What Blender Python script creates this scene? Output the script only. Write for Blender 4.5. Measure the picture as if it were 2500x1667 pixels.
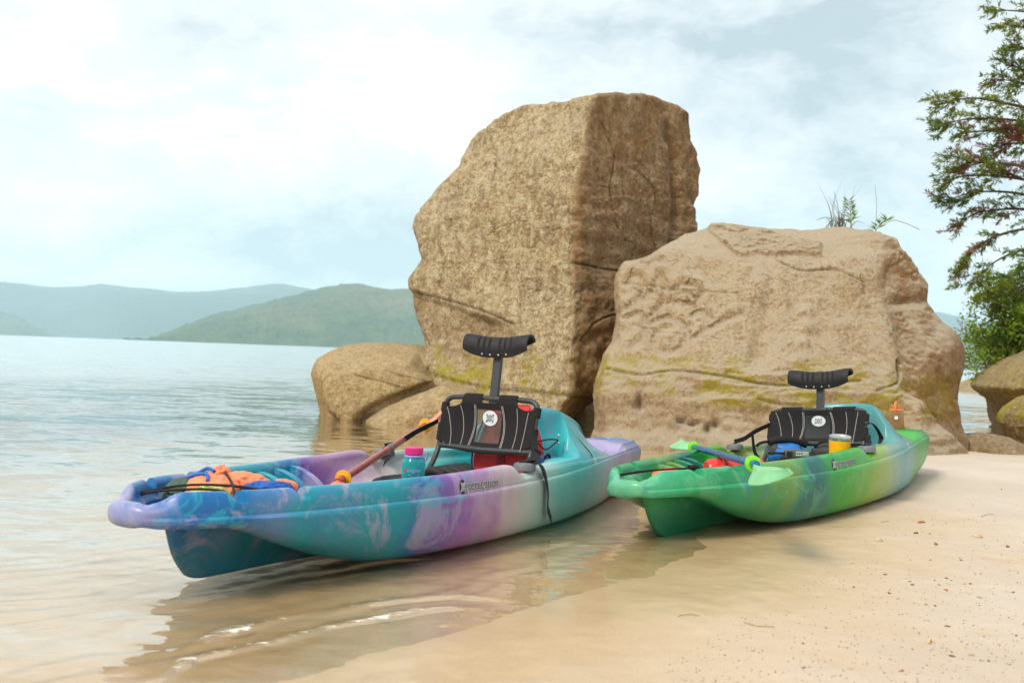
import bpy, bmesh, math, random
import numpy as np
from mathutils import Vector, Matrix, Euler
from mathutils.bvhtree import BVHTree

for o in list(bpy.data.objects):
    bpy.data.objects.remove(o)
SC = bpy.context.scene
COL = SC.collection
random.seed(7)
RNG = np.random.default_rng(11)

# ------------------------------------------------------------------ camera
FPX, CAMH, HC, SLOPE = 2373.7, 0.7196, 862.0, 0.036
ROLL = math.atan(SLOPE)
PITCH = math.atan((HC - 833.5) * math.cos(ROLL) / FPX)
FWD = np.array([0, math.cos(PITCH), math.sin(PITCH)])
UP = np.array([0, -math.sin(PITCH), math.cos(PITCH)])
RT = np.array([1.0, 0, 0])
_c, _s = math.cos(ROLL), math.sin(ROLL)
cam = bpy.data.cameras.new('camera')
cam_o = bpy.data.objects.new('camera', cam)
COL.objects.link(cam_o)
cx = RT * _c - UP * (-_s) * -1          # camera axes after the roll of the horizon
cx = RT * _c + UP * _s
cy = -RT * _s + UP * _c
cz = -FWD
cam_o.matrix_world = Matrix(((cx[0], cy[0], cz[0], 0), (cx[1], cy[1], cz[1], 0), (cx[2], cy[2], cz[2], CAMH), (0, 0, 0, 1)))
cam.sensor_width = 36.0
cam.lens = FPX / 2500 * 36.0
cam.clip_start = 0.05
cam.clip_end = 60000
cam.dof.use_dof = True
cam.dof.focus_distance = 4.6
cam.dof.aperture_fstop = 4.0
SC.camera = cam_o


def ray(px, py):
    dx, dy = px - 1250.0, py - 833.5
    x = _c * dx + _s * dy
    y = -_s * dx + _c * dy
    return RT * x / FPX - UP * y / FPX + FWD


def at(px, py, Y):
    """world point on the sight line through a photo pixel at distance Y ahead"""
    d = ray(px, py)
    return np.array([0, 0, CAMH]) + d * (Y / d[1])


def at_z(px, py, z):
    d = ray(px, py)
    return np.array([0, 0, CAMH]) + d * ((z - CAMH) / d[2])


def to_px(P):
    D = np.asarray(P, float) - np.array([0, 0, CAMH])
    x = D @ RT; y = -(D @ UP); z = D @ FWD
    x = FPX * x / z; y = FPX * y / z
    return 1250 + _c * x - _s * y, 833.5 + _s * x + _c * y


# ------------------------------------------------------------------ sun, sky, exposure
SUN_EL, SUN_AZ = math.radians(44), math.radians(-136)      # azimuth from +Y (ahead) towards +X
sdir = Vector((math.sin(SUN_AZ) * math.cos(SUN_EL), math.cos(SUN_AZ) * math.cos(SUN_EL), math.sin(SUN_EL)))
sun = bpy.data.lights.new('sun', 'SUN')
sun.energy = 3.2
sun.angle = math.radians(16)
sun.color = (1.0, 0.91, 0.76)
sun_o = bpy.data.objects.new('sun', sun)
sun_o.rotation_euler = sdir.to_track_quat('Z', 'Y').to_euler()
sun_o.location = (-6, -4, 12)
COL.objects.link(sun_o)

SC.view_settings.view_transform = 'Standard'
SC.view_settings.look = 'None'
SC.view_settings.exposure = 0.25
SC.view_settings.gamma = 1.0
SC.view_settings.use_curve_mapping = False
SC.cycles.use_denoising = True
SC.cycles.max_bounces = 10
SC.cycles.transparent_max_bounces = 16
SC.cycles.volume_bounces = 1
SC.cycles.caustics_reflective = False
SC.cycles.caustics_refractive = False


class G:
    """small node graph writer"""
    def __init__(self, nt):
        self.nt = nt
        nt.nodes.clear()

    def n(self, typ, ins=None, out=0, **props):
        nd = self.nt.nodes.new(typ)
        for k, v in props.items():
            setattr(nd, k, v)
        for k, v in (ins or {}).items():
            self.set(nd.inputs[k], v)
        return nd.outputs[out] if out is not None else nd

    def set(self, sock, v):
        if isinstance(v, bpy.types.NodeSocket):
            self.nt.links.new(v, sock)
        elif v is not None:
            if hasattr(sock, 'default_value'):
                dv = sock.default_value
                if hasattr(dv, '__len__') and not hasattr(v, '__len__'):
                    v = [v] * len(dv)
                if hasattr(dv, '__len__') and len(dv) == 4 and len(v) == 3:
                    v = (*v, 1.0)
            sock.default_value = v

    def m(self, op, a, b=0.0, c=0.0, clamp=False):
        return self.n('ShaderNodeMath', {0: a, 1: b, 2: c}, operation=op, use_clamp=clamp)

    def v(self, op, a, b=(0, 0, 0), out=0):
        return self.n('ShaderNodeVectorMath', {0: a, 1: b}, out, operation=op)

    def noise(self, vec, scale, detail=4, rough=0.55, out=0, dist=0.0):
        return self.n('ShaderNodeTexNoise', {'Vector': vec, 'Scale': scale, 'Detail': detail, 'Roughness': rough, 'Distortion': dist}, out)

    def ramp(self, fac, stops, interp='LINEAR'):
        nd = self.nt.nodes.new('ShaderNodeValToRGB')
        cr = nd.color_ramp
        cr.interpolation = interp
        while len(cr.elements) < len(stops):
            cr.elements.new(0.5)
        for e, (p, c) in zip(cr.elements, stops):
            e.position = p
            e.color = (*c, 1) if hasattr(c, '__len__') else (c, c, c, 1)
        self.set(nd.inputs[0], fac)
        return nd.outputs[0]

    def mix(self, fac, a, b, blend='MIX'):
        nd = self.nt.nodes.new('ShaderNodeMix')
        nd.data_type = 'RGBA'
        nd.blend_type = blend
        self.set(nd.inputs[0], fac); self.set(nd.inputs[6], a); self.set(nd.inputs[7], b)
        return nd.outputs[2]

    def mapr(self, x, a, b, c=0.0, d=1.0, smooth=False):
        return self.n('ShaderNodeMapRange', {0: x, 1: a, 2: b, 3: c, 4: d}, interpolation_type='SMOOTHSTEP' if smooth else 'LINEAR')

    def bump(self, h, strength=0.5, dist=0.01, normal=None):
        return self.n('ShaderNodeBump', {'Height': h, 'Strength': strength, 'Distance': dist, 'Normal': normal})

    def bsdf(self, color, rough=0.6, normal=None, spec=0.5, metallic=0.0, trans=0.0, alpha=1.0, ior=1.45, **kw):
        ins = {'Base Color': color, 'Roughness': rough, 'Normal': normal, 'Metallic': metallic, 'Specular IOR Level': spec,
               'Transmission Weight': trans, 'Alpha': alpha, 'IOR': ior}
        ins.update(kw)
        return self.n('ShaderNodeBsdfPrincipled', ins)

    def out(self, surf=None, vol=None):
        nd = self.nt.nodes.new('ShaderNodeOutputMaterial')
        self.set(nd.inputs[0], surf)
        self.set(nd.inputs[1], vol)

    def obj(self):
        return self.n('ShaderNodeTexCoord', out=3)

    def sep(self, vec):
        nd = self.n('ShaderNodeSeparateXYZ', {0: vec}, None)
        return nd.outputs[0], nd.outputs[1], nd.outputs[2]

    def scale(self, vec, s):
        return self.v('MULTIPLY', vec, s)


def new_mat(name):
    m = bpy.data.materials.new(name)
    m.use_nodes = True
    return m, G(m.node_tree)


def plain(name, color, rough=0.5, noise=0.06, nscale=60, bump=0.0, spec=0.5, metallic=0.0):
    m, g = new_mat(name)
    o = g.obj()
    f = g.noise(o, nscale, 4)
    c2 = tuple(max(0, min(1, x * (1 - 3 * noise))) for x in color)
    c1 = tuple(max(0, min(1, x * (1 + 2 * noise))) for x in color)
    col = g.mix(f, c2, c1)
    nrm = g.bump(g.noise(o, nscale * 4, 2), bump, 0.002) if bump else None
    r = g.mapr(f, 0.3, 0.7, max(0.02, rough - 0.06), min(1, rough + 0.06))
    g.out(g.bsdf(col, r, nrm, spec, metallic))
    return m


# world: thin blue sky behind broken white cloud
world = bpy.data.worlds.new('World')
SC.world = world
world.use_nodes = True
g = G(world.node_tree)
dirv = g.n('ShaderNodeTexCoord', out=0)
sky = g.n('ShaderNodeTexSky', sky_type='NISHITA', sun_disc=False, sun_elevation=SUN_EL, sun_rotation=SUN_AZ, air_density=1.0, dust_density=2.0)
wx, wy, wz = g.sep(dirv)
az = g.m('ARCTAN2', wx, wy)
el = g.m('ARCSINE', wz)
# clouds get flatter towards the horizon: stretch by elevation
cv = g.n('ShaderNodeCombineXYZ', {0: g.m('MULTIPLY', az, 1.0), 1: g.m('MULTIPLY', el, 1.7), 2: 0.3})
warp = g.noise(cv, 3.0, 5, 0.6, out=1)
cvw = g.v('ADD', cv, g.v('MULTIPLY', g.v('SUBTRACT', warp, (0.5, 0.5, 0.5)), (0.22, 0.22, 0.22)))
fb = g.noise(cvw, 4.2, 7, 0.56)
fine = g.noise(cvw, 13.0, 6, 0.6)
t = g.m('ADD', g.m('MULTIPLY', g.m('SUBTRACT', fb, 0.5), 2.0), 0.60)
t = g.m('ADD', t, g.m('MULTIPLY', g.m('SUBTRACT', fine, 0.5), 1.1))
wzx, wzy, wzz = g.sep(cvw)
# the larger cloud banks and the thinner places between them (photo position, size, brightness)
for (px, py, sx, sy, amp) in [(1060, 120, 260, 230, .34), (1750, 90, 420, 75, -.55), (2000, 380, 300, 260, -.14), (560, 600, 600, 85, -.52),
                              (200, 660, 330, 42, .50), (760, 330, 260, 110, .26), (120, 420, 220, 60, .24), (300, 180, 500, 160, .16),
                              (800, 130, 110, 150, -.26), (1780, 500, 130, 70, -.42), (620, 470, 330, 60, -.18), (1790, 420, 90, 60, .30),
                              (2330, 560, 160, 200, -.10), (1000, 520, 160, 130, -.14), (60, 90, 200, 120, .14), (2250, 760, 200, 60, .2)]:
    d = ray(px, py); d = d / np.linalg.norm(d)
    a0, e0 = math.atan2(d[0], d[1]), math.asin(d[2])
    qx = g.m('MULTIPLY', g.m('SUBTRACT', wzx, a0), FPX / sx)
    qy = g.m('MULTIPLY', g.m('SUBTRACT', wzy, e0 * 1.7), FPX / (sy * 1.7))
    e = g.m('EXPONENT', g.m('MULTIPLY', g.m('ADD', g.m('MULTIPLY', qx, qx), g.m('MULTIPLY', qy, qy)), -0.7))
    t = g.m('ADD', t, g.m('MULTIPLY', e, amp))
cloud = g.ramp(t, [(0.0, (4.8, 5.6, 6.0)), (0.26, (6.8, 7.4, 7.65)), (0.50, (8.3, 8.6, 8.6)), (0.74, (9.2, 9.35, 9.2)), (1.0, (10.9, 10.8, 10.4))])
# overcast cloud is brighter overhead than at the horizon
lift = g.m('MULTIPLY', g.mapr(wz, 0.25, 0.9, 1.0, 1.3, True), g.mapr(wz, 0.0, 0.22, 1.30, 1.0, True))
cloud = g.v('SCALE', cloud)
nd = cloud.node
g.set(nd.inputs[3], lift)
below = g.mapr(wz, -0.08, 0.0, 0.0, 1.0, True)
skymix = g.mix(0.93, sky, cloud)
skymix = g.mix(below, (3.2, 3.3, 3.0), skymix)
bg = g.n('ShaderNodeBackground', {0: skymix, 1: 0.1})
wo = world.node_tree.nodes.new('ShaderNodeOutputWorld')
world.node_tree.links.new(bg, wo.inputs[0])


# ------------------------------------------------------------------ object helpers
def tag(o, label=None, cat=None, group=None, kind=None):
    if label: o['label'] = label
    if cat: o['category'] = cat
    if group: o['group'] = group
    if kind: o['kind'] = kind
    return o


def empty(name, loc, rot=(0, 0, 0)):
    o = bpy.data.objects.new(name, None)
    COL.objects.link(o)
    o.location = loc
    o.rotation_euler = rot
    o.empty_display_size = 0.1
    return o


def mesh_obj(name, verts, faces, mat=None, parent=None, smooth=True, sharp=None, loc=None):
    me = bpy.data.meshes.new(name)
    V = np.asarray(verts, float)
    if loc is not None:
        V = V - np.asarray(loc, float)
    me.from_pydata(V.tolist(), [], [tuple(int(i) for i in f) for f in faces])
    if smooth:
        me.polygons.foreach_set('use_smooth', np.ones(len(me.polygons), bool))
    me.update()
    if sharp:
        me.set_sharp_from_angle(angle=math.radians(sharp))
    if mat: me.materials.append(mat)
    o = bpy.data.objects.new(name, me)
    COL.objects.link(o)
    if parent is not None: o.parent = parent
    if loc is not None: o.location = loc
    return o


def grid_mesh(name, V, nu, nv, mat=None, parent=None, loc=None, close_u=False, close_v=False):
    """V: (nu*nv,3) row-major over u, fast numpy quads"""
    i = np.arange(nu if close_u else nu - 1)[:, None]; j = np.arange(nv if close_v else nv - 1)[None, :]
    i2 = (i + 1) % nu; j2 = (j + 1) % nv
    F = np.stack([i * nv + j, i2 * nv + j, i2 * nv + j2, i * nv + j2], -1).reshape(-1, 4)
    return fast_mesh(name, V, F, mat, parent, loc)


def fast_mesh(name, V, F, mat=None, parent=None, loc=None, smooth=True):
    V = np.asarray(V, np.float32)
    if loc is not None: V = V - np.asarray(loc, np.float32)
    k = F.shape[1]
    me = bpy.data.meshes.new(name)
    me.vertices.add(len(V)); me.vertices.foreach_set('co', V.ravel())
    me.loops.add(F.size); me.loops.foreach_set('vertex_index', F.astype(np.int32).ravel())
    me.polygons.add(len(F))
    me.polygons.foreach_set('loop_start', np.arange(0, F.size, k, dtype=np.int32))
    me.polygons.foreach_set('loop_total', np.full(len(F), k, np.int32))
    me.polygons.foreach_set('use_smooth', np.full(len(F), smooth, bool))
    me.update(calc_edges=True)
    me.validate()
    if mat: me.materials.append(mat)
    o = bpy.data.objects.new(name, me)
    COL.objects.link(o)
    if parent is not None: o.parent = parent
    if loc is not None: o.location = loc
    return o


class MB:
    """collects simple shapes into one mesh"""
    def __init__(self):
        self.v = []; self.f = []

    def add(self, verts, faces):
        b = len(self.v)
        self.v += [tuple(map(float, p)) for p in verts]
        self.f += [tuple(b + i for i in fc) for fc in faces]
        return self

    def bm(self, bm):
        bm.verts.ensure_lookup_table(); bm.verts.index_update()
        self.add([v.co[:] for v in bm.verts], [[v.index for v in f.verts] for f in bm.faces])
        bm.free()
        return self

    def box(self, c, size, bevel=0.0, rot=None, seg=2, taper=None):
        bm = bmesh.new()
        bmesh.ops.create_cube(bm, size=1.0)
        for v in bm.verts:
            v.co = Vector((v.co.x * size[0], v.co.y * size[1], v.co.z * size[2]))
            if taper and v.co.z > 0:
                v.co.x *= taper[0]; v.co.y *= taper[1]
        if bevel:
            bmesh.ops.bevel(bm, geom=bm.edges[:], offset=bevel, segments=seg, affect='EDGES', profile=0.5)
        M = Matrix.Translation(c)
        if rot: M = M @ Euler(rot).to_matrix().to_4x4()
        bmesh.ops.transform(bm, matrix=M, verts=bm.verts[:])
        return self.bm(bm)

    def tube(self, pts, r, n=10, caps=True, closed=False):
        P = [Vector(p) for p in pts]
        m = len(P)
        rs = r if hasattr(r, '__len__') else [r] * m
        up = None; rings = []
        for i in range(m):
            if closed: t_ = P[(i + 1) % m] - P[i - 1]
            else: t_ = P[min(i + 1, m - 1)] - P[max(i - 1, 0)]
            if t_.length < 1e-9: t_ = Vector((0, 0, 1))
            t_.normalize()
            if up is None:
                up = t_.orthogonal().normalized()
            up = (up - t_ * up.dot(t_))
            up = up.normalized() if up.length > 1e-6 else t_.orthogonal().normalized()
            sd = t_.cross(up)
            rings.append([P[i] + (up * math.cos(2 * math.pi * k / n) + sd * math.sin(2 * math.pi * k / n)) * rs[i] for k in range(n)])
        V = [v for rg in rings for v in rg]
        F = []
        for i in range(m if closed else m - 1):
            a, b = i * n, ((i + 1) % m) * n
            for k in range(n):
                F.append((a + k, a + (k + 1) % n, b + (k + 1) % n, b + k))
        if caps and not closed:
            F.append(tuple(range(n - 1, -1, -1))); F.append(tuple((m - 1) * n + k for k in range(n)))
        return self.add(V, F)

    def lathe(self, prof, c=(0, 0, 0), n=28, axis=None, cap=True):
        """prof: list of (r,z)"""
        V = []; F = []
        for (r, z) in prof:
            for k in range(n):
                a = 2 * math.pi * k / n
                V.append(Vector((r * math.cos(a), r * math.sin(a), z)))
        for i in range(len(prof) - 1):
            for k in range(n):
                F.append((i * n + k, i * n + (k + 1) % n, (i + 1) * n + (k + 1) % n, (i + 1) * n + k))
        if cap:
            if prof[0][0] > 1e-6: F.append(tuple(range(n - 1, -1, -1)))
            if prof[-1][0] > 1e-6: F.append(tuple((len(prof) - 1) * n + k for k in range(n)))
        if axis is not None:
            q = Vector(axis).to_track_quat('Z', 'Y')
            V = [q @ v for v in V]
        V = [v + Vector(c) for v in V]
        return self.add(V, F)

    def sheet(self, fn, nu, nv, thick=0.0):
        """fn(u,v)->point; a sheet with real thickness"""
        P = [[Vector(fn(i / (nu - 1), j / (nv - 1))) for j in range(nv)] for i in range(nu)]
        N = [[None] * nv for _ in range(nu)]
        for i in range(nu):
            for j in range(nv):
                a = P[min(i + 1, nu - 1)][j] - P[max(i - 1, 0)][j]
                b = P[i][min(j + 1, nv - 1)] - P[i][max(j - 1, 0)]
                c = a.cross(b)
                N[i][j] = c.normalized() if c.length > 1e-12 else Vector((0, 0, 1))
        V = [P[i][j] + N[i][j] * thick / 2 for i in range(nu) for j in range(nv)]
        F = [(i * nv + j, (i + 1) * nv + j, (i + 1) * nv + j + 1, i * nv + j + 1) for i in range(nu - 1) for j in range(nv - 1)]
        if thick:
            b = len(V)
            V += [P[i][j] - N[i][j] * thick / 2 for i in range(nu) for j in range(nv)]
            F += [(b + i * nv + j, b + i * nv + j + 1, b + (i + 1) * nv + j + 1, b + (i + 1) * nv + j) for i in range(nu - 1) for j in range(nv - 1)]
            for i in range(nu - 1):
                F.append((i * nv, b + i * nv, b + (i + 1) * nv, (i + 1) * nv))
                F.append((i * nv + nv - 1, (i + 1) * nv + nv - 1, b + (i + 1) * nv + nv - 1, b + i * nv + nv - 1))
            for j in range(nv - 1):
                F.append((j, j + 1, b + j + 1, b + j))
                F.append(((nu - 1) * nv + j, b + (nu - 1) * nv + j, b + (nu - 1) * nv + j + 1, (nu - 1) * nv + j + 1))
        return self.add(V, F)

    def build(self, name, mat=None, parent=None, smooth=True, sharp=40):
        return mesh_obj(name, self.v, self.f, mat, parent, smooth, sharp)


def spline(pts, n=8):
    """Catmull-Rom through points"""
    P = [Vector(p) for p in pts]
    P = [P[0] * 2 - P[1]] + P + [P[-1] * 2 - P[-2]]
    out = []
    for i in range(1, len(P) - 2):
        for k in range(n):
            t_ = k / n
            p0, p1, p2, p3 = P[i - 1], P[i], P[i + 1], P[i + 2]
            out.append(0.5 * ((2 * p1) + (p2 - p0) * t_ + (2 * p0 - 5 * p1 + 4 * p2 - p3) * t_ ** 2 + (3 * p1 - p0 - 3 * p2 + p3) * t_ ** 3))
    out.append(P[-2])
    return out


# numpy noise
_perm = np.random.default_rng(3).permutation(256)
_perm = np.concatenate([_perm, _perm, _perm])
_grad = np.random.default_rng(4).normal(size=(256, 3)); _grad /= np.linalg.norm(_grad, axis=1)[:, None]


def perlin(P):
    P = np.asarray(P, float)
    I = np.floor(P).astype(int); Fr = P - I
    I &= 255
    U = Fr * Fr * Fr * (Fr * (Fr * 6 - 15) + 10)
    res = 0
    for dx in (0, 1):
        wx_ = U[:, 0] if dx else 1 - U[:, 0]
        for dy in (0, 1):
            wy_ = U[:, 1] if dy else 1 - U[:, 1]
            for dz in (0, 1):
                wz_ = U[:, 2] if dz else 1 - U[:, 2]
                h = _perm[_perm[_perm[(I[:, 0] + dx) & 255] + ((I[:, 1] + dy) & 255)] + ((I[:, 2] + dz) & 255)]
                gr = _grad[h]
                res = res + wx_ * wy_ * wz_ * (gr[:, 0] * (Fr[:, 0] - dx) + gr[:, 1] * (Fr[:, 1] - dy) + gr[:, 2] * (Fr[:, 2] - dz))
    return res * 1.5


def fbm(P, scale=1.0, oct=4, rough=0.5, off=0.0):
    P = np.asarray(P, float) * scale + off
    a = 1.0; s = 0; tot = 0
    for k in range(oct):
        s = s + a * perlin(P * (2.0 ** k) + 17.3 * k); tot += a; a *= rough
    return s / tot


def ridged(P, scale=1.0, oct=3, off=0.0):
    P = np.asarray(P, float) * scale + off
    a = 1.0; s = 0; tot = 0
    for k in range(oct):
        s = s + a * (1 - 2 * np.abs(perlin(P * (2.0 ** k) + 9.7 * k))); tot += a; a *= 0.5
    return s / tot


def sstep(a, b, x):
    t_ = np.clip((np.asarray(x, float) - a) / (b - a), 0, 1)
    return t_ * t_ * (3 - 2 * t_)


def seg_dist(px, py, poly):
    """distance of points to a polyline, plus position along it"""
    d = np.full(px.shape, 1e9); along = np.zeros(px.shape); sgn = np.ones(px.shape)
    acc = 0
    for (x0, y0), (x1, y1) in zip(poly[:-1], poly[1:]):
        vx, vy = x1 - x0, y1 - y0
        L = math.hypot(vx, vy) + 1e-12
        t_ = np.clip(((px - x0) * vx + (py - y0) * vy) / L ** 2, 0, 1)
        dd = np.hypot(px - x0 - t_ * vx, py - y0 - t_ * vy)
        k = dd < d
        d = np.where(k, dd, d); along = np.where(k, acc + t_ * L, along)
        sgn = np.where(k, np.sign((px - x0) * vy - (py - y0) * vx), sgn)
        acc += L
    return d, along, sgn
# ------------------------------------------------------------------ ground, lake, hills
SHORE = [(-40, -40), (-3.6, -2.2), (-1.67, 0.69), (-0.61, 2.09), (-0.15, 2.55), (0.39, 3.23), (0.74, 3.87), (1.05, 4.85), (1.17, 5.9), (1.3, 7.0), (1.7, 8.3), (2.9, 9.6), (4.6, 9.5), (7.5, 9.9), (14, 10.6), (30, 12), (300, 30)]


WATER = -0.025


def ground_z(X, Y):
    X = np.asarray(X, float); Y = np.asarray(Y, float)
    d, _, s = seg_dist(X, Y, SHORE)
    d = d * s                                   # positive on the sand
    z = np.where(d > 0, 0.16 * (1 - np.exp(-np.maximum(d, 0) * 0.20)), -0.042 * np.minimum(-d, 5) - 0.10 * np.clip(-d - 5, 0, 30) - 0.02 * np.clip(-d - 35, 0, 400))
    P = np.stack([X, Y, np.zeros_like(X)], -1).reshape(-1, 3)
    near = np.exp(-np.hypot(X, Y - 4) / 14)
    z = z + (fbm(P, 0.9, 3) * 0.016 + fbm(P, 5.0, 3, 0.55, 5.1) * 0.0075 + fbm(P, 17.0, 2, 0.55, 9.1) * 0.0022).reshape(X.shape) * near * sstep(-0.3, 0.6, np.abs(d))
    # faint ripple marks on the bed just under the water
    rip = np.sin((d * 42 + 2.5 * fbm(P, 2.2, 2).reshape(X.shape) * 3.0))
    z = z + rip * 0.0022 * sstep(0.05, 0.3, -d) * (1 - sstep(1.6, 3.0, -d))
    # footmarks and scuffs
    z = z - 0.010 * sstep(0.18, 0.5, fbm(P, 3.1, 2, 0.5, 31.0).reshape(X.shape)) * sstep(0.5, 1.2, d) * near
    return z + WATER


def spaced(lo, hi, a, b, fine, grow=1.10):
    xs = list(np.arange(a, b + 1e-9, fine))
    st = fine
    while xs[-1] < hi:
        st *= grow; xs.append(min(hi, xs[-1] + st))
    st = fine
    while xs[0] > lo:
        st *= grow; xs.insert(0, max(lo, xs[0] - st))
    return np.array(xs)


m_sand, g = new_mat('sand')
o = g.obj()
ox, oy, oz = g.sep(o)
n1 = g.noise(o, 1.3, 5, 0.6); n2 = g.noise(o, 9, 5, 0.65); n3 = g.noise(o, 210, 3, 0.7); n4 = g.noise(o, 600, 2, 0.6)
dry = g.mix(n2, (0.47, 0.405, 0.345), (0.555, 0.49, 0.425))
dry = g.mix(g.mapr(n1, 0.35, 0.7), dry, (0.44, 0.37, 0.305))
dry = g.mix(g.mapr(n3, 0.56, 0.78, 0, 0.55), dry, (0.28, 0.19, 0.115))
dry = g.mix(g.mapr(n4, 0.58, 0.8, 0, 0.5), dry, (0.72, 0.61, 0.46))
wet = g.mix(n2, (0.43, 0.29, 0.145), (0.50, 0.355, 0.195))
wet = g.mix(g.mapr(n3, 0.56, 0.8, 0, 0.5), wet, (0.17, 0.11, 0.06))
wl = g.m('ADD', g.m('ADD', oz, 0.025), g.m('MULTIPLY', g.m('SUBTRACT', n1, 0.5), 0.022))
wetness = g.mapr(wl, -0.004, 0.050, 1.0, 0.0, True)
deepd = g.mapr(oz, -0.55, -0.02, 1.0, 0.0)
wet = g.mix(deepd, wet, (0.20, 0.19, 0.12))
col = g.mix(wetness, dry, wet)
nb = g.bump(n3, 0.45, 0.004, g.bump(n2, 0.35, 0.02))
nb2 = g.bump(g.noise(o, 30, 3), 0.25, 0.004)
rough = g.mapr(wetness, 0, 1, 0.95, 0.5)
g.out(g.bsdf(col, rough, nb, 0.35, **{'Coat Weight': g.mapr(wl, 0.0, 0.026, 1.0, 0.0, True), 'Coat Roughness': 0.16, 'Coat IOR': 1.33}))

xs = spaced(-9000, 9000, -1.4, 2.4, 0.016, 1.085); ys = spaced(-300, 9500, 1.7, 4.6, 0.016, 1.05)
X, Y = np.meshgrid(xs, ys, indexing='ij')
Z = ground_z(X, Y)
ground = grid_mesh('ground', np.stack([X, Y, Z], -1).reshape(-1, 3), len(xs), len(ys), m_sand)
tag(ground, 'pale tan sand beach running down under the clear shallow water', kind='structure')


def on_ground(px, py):
    z = 0.03
    for _ in range(6):
        p = at_z(px, py, z)
        z = float(ground_z(np.array([p[0]]), np.array([p[1]]))[0])
    return np.array([p[0], p[1], z])


# lake surface
m_water, g = new_mat('lake_water')
o = g.obj()
dep = g.n('ShaderNodeAttribute', attribute_name='depth', out=2)
calm = g.mapr(dep, 0.0, 0.35, 0.55, 1.0)
slope = None
for (sx, sy, sc_, det, amp) in ((0.55, 1.4, 0.9, 3, 0.26), (0.5, 1.3, 3.6, 4, 0.46), (0.6, 1.3, 13.0, 3, 0.34)):
    c_ = g.v('MULTIPLY', g.v('SUBTRACT', g.noise(g.scale(o, (sx, sy, 1)), sc_, det, 0.6, out=1), (0.5, 0.5, 0.5)), (amp * 0.75, amp, 0))
    slope = c_ if slope is None else g.v('ADD', slope, c_)
sv = g.n('ShaderNodeVectorMath', {0: slope, 3: calm}, operation='SCALE')
geo_n = g.n('ShaderNodeNewGeometry', out=1)
nb = g.v('NORMALIZE', g.v('ADD', geo_n, sv))
inc = g.n('ShaderNodeNewGeometry', out=4)
cosi = g.m('ABSOLUTE', g.v('DOT_PRODUCT', inc, nb, out=1))
fres = g.m('ADD', 0.03, g.m('MULTIPLY', 0.97, g.m('POWER', g.m('SUBTRACT', 1.0, cosi, clamp=True), 4.4)), clamp=True)
tint = g.n('ShaderNodeBsdfTransparent', {0: (1.0, 0.98, 0.93)})
murk = g.n('ShaderNodeBsdfDiffuse', {0: g.mix(g.mapr(dep, 0.2, 2.5), (0.34, 0.32, 0.19), (0.25, 0.40, 0.41))})
mf = g.m('SUBTRACT', 1.0, g.m('EXPONENT', g.m('MULTIPLY', dep, -0.85)))
body = g.n('ShaderNodeMixShader', {0: mf, 1: tint, 2: murk})
gl = g.n('ShaderNodeBsdfGlossy', {0: (1, 1, 1), 1: g.mapr(dep, 0.05, 1.2, 0.03, 0.16), 'Normal': nb})
surf = g.n('ShaderNodeMixShader', {0: fres, 1: body, 2: gl})
fo = g.n('ShaderNodeAttribute', attribute_name='foam_glint', out=2)
fno = g.noise(g.scale(o, (0.5, 1.4, 1)), 34, 6, 0.72)
fmask = g.m('MULTIPLY', g.mapr(g.m('ADD', fo, g.m('MULTIPLY', g.m('SUBTRACT', fno, 0.5), 2.4)), 0.62, 0.86, 0, 1, True), g.mapr(fo, 0.05, 0.25))
foam_glint_s = g.bsdf((0.78, 0.77, 0.72), 0.7)  # white foam colour also paints the sky glints along the wavelets
g.out(g.n('ShaderNodeMixShader', {0: g.m('MULTIPLY', fmask, 0.8), 1: surf, 2: foam_glint_s}))

xs = spaced(-9000, 9000, -2.1, 0.9, 0.014, 1.07); ys = spaced(-200, 9500, 1.75, 4.2, 0.014, 1.05)
X, Y = np.meshgrid(xs, ys, indexing='ij')
gz = ground_z(X, Y)
depth = np.maximum(0, WATER - gz)
P = np.stack([X, Y, np.zeros_like(X)], -1).reshape(-1, 3)
near = np.exp(-np.maximum(0, np.hypot(X, Y) - 3) / 5)
PW = P * np.array([0.6, 1.25, 1])
W = (fbm(PW, 2.4, 3, 0.5, 2.0) * 0.0065 + fbm(PW, 8.0, 2, 0.5, 7.0) * 0.0026).reshape(X.shape) * near * sstep(0.0, 0.12, depth)
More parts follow.
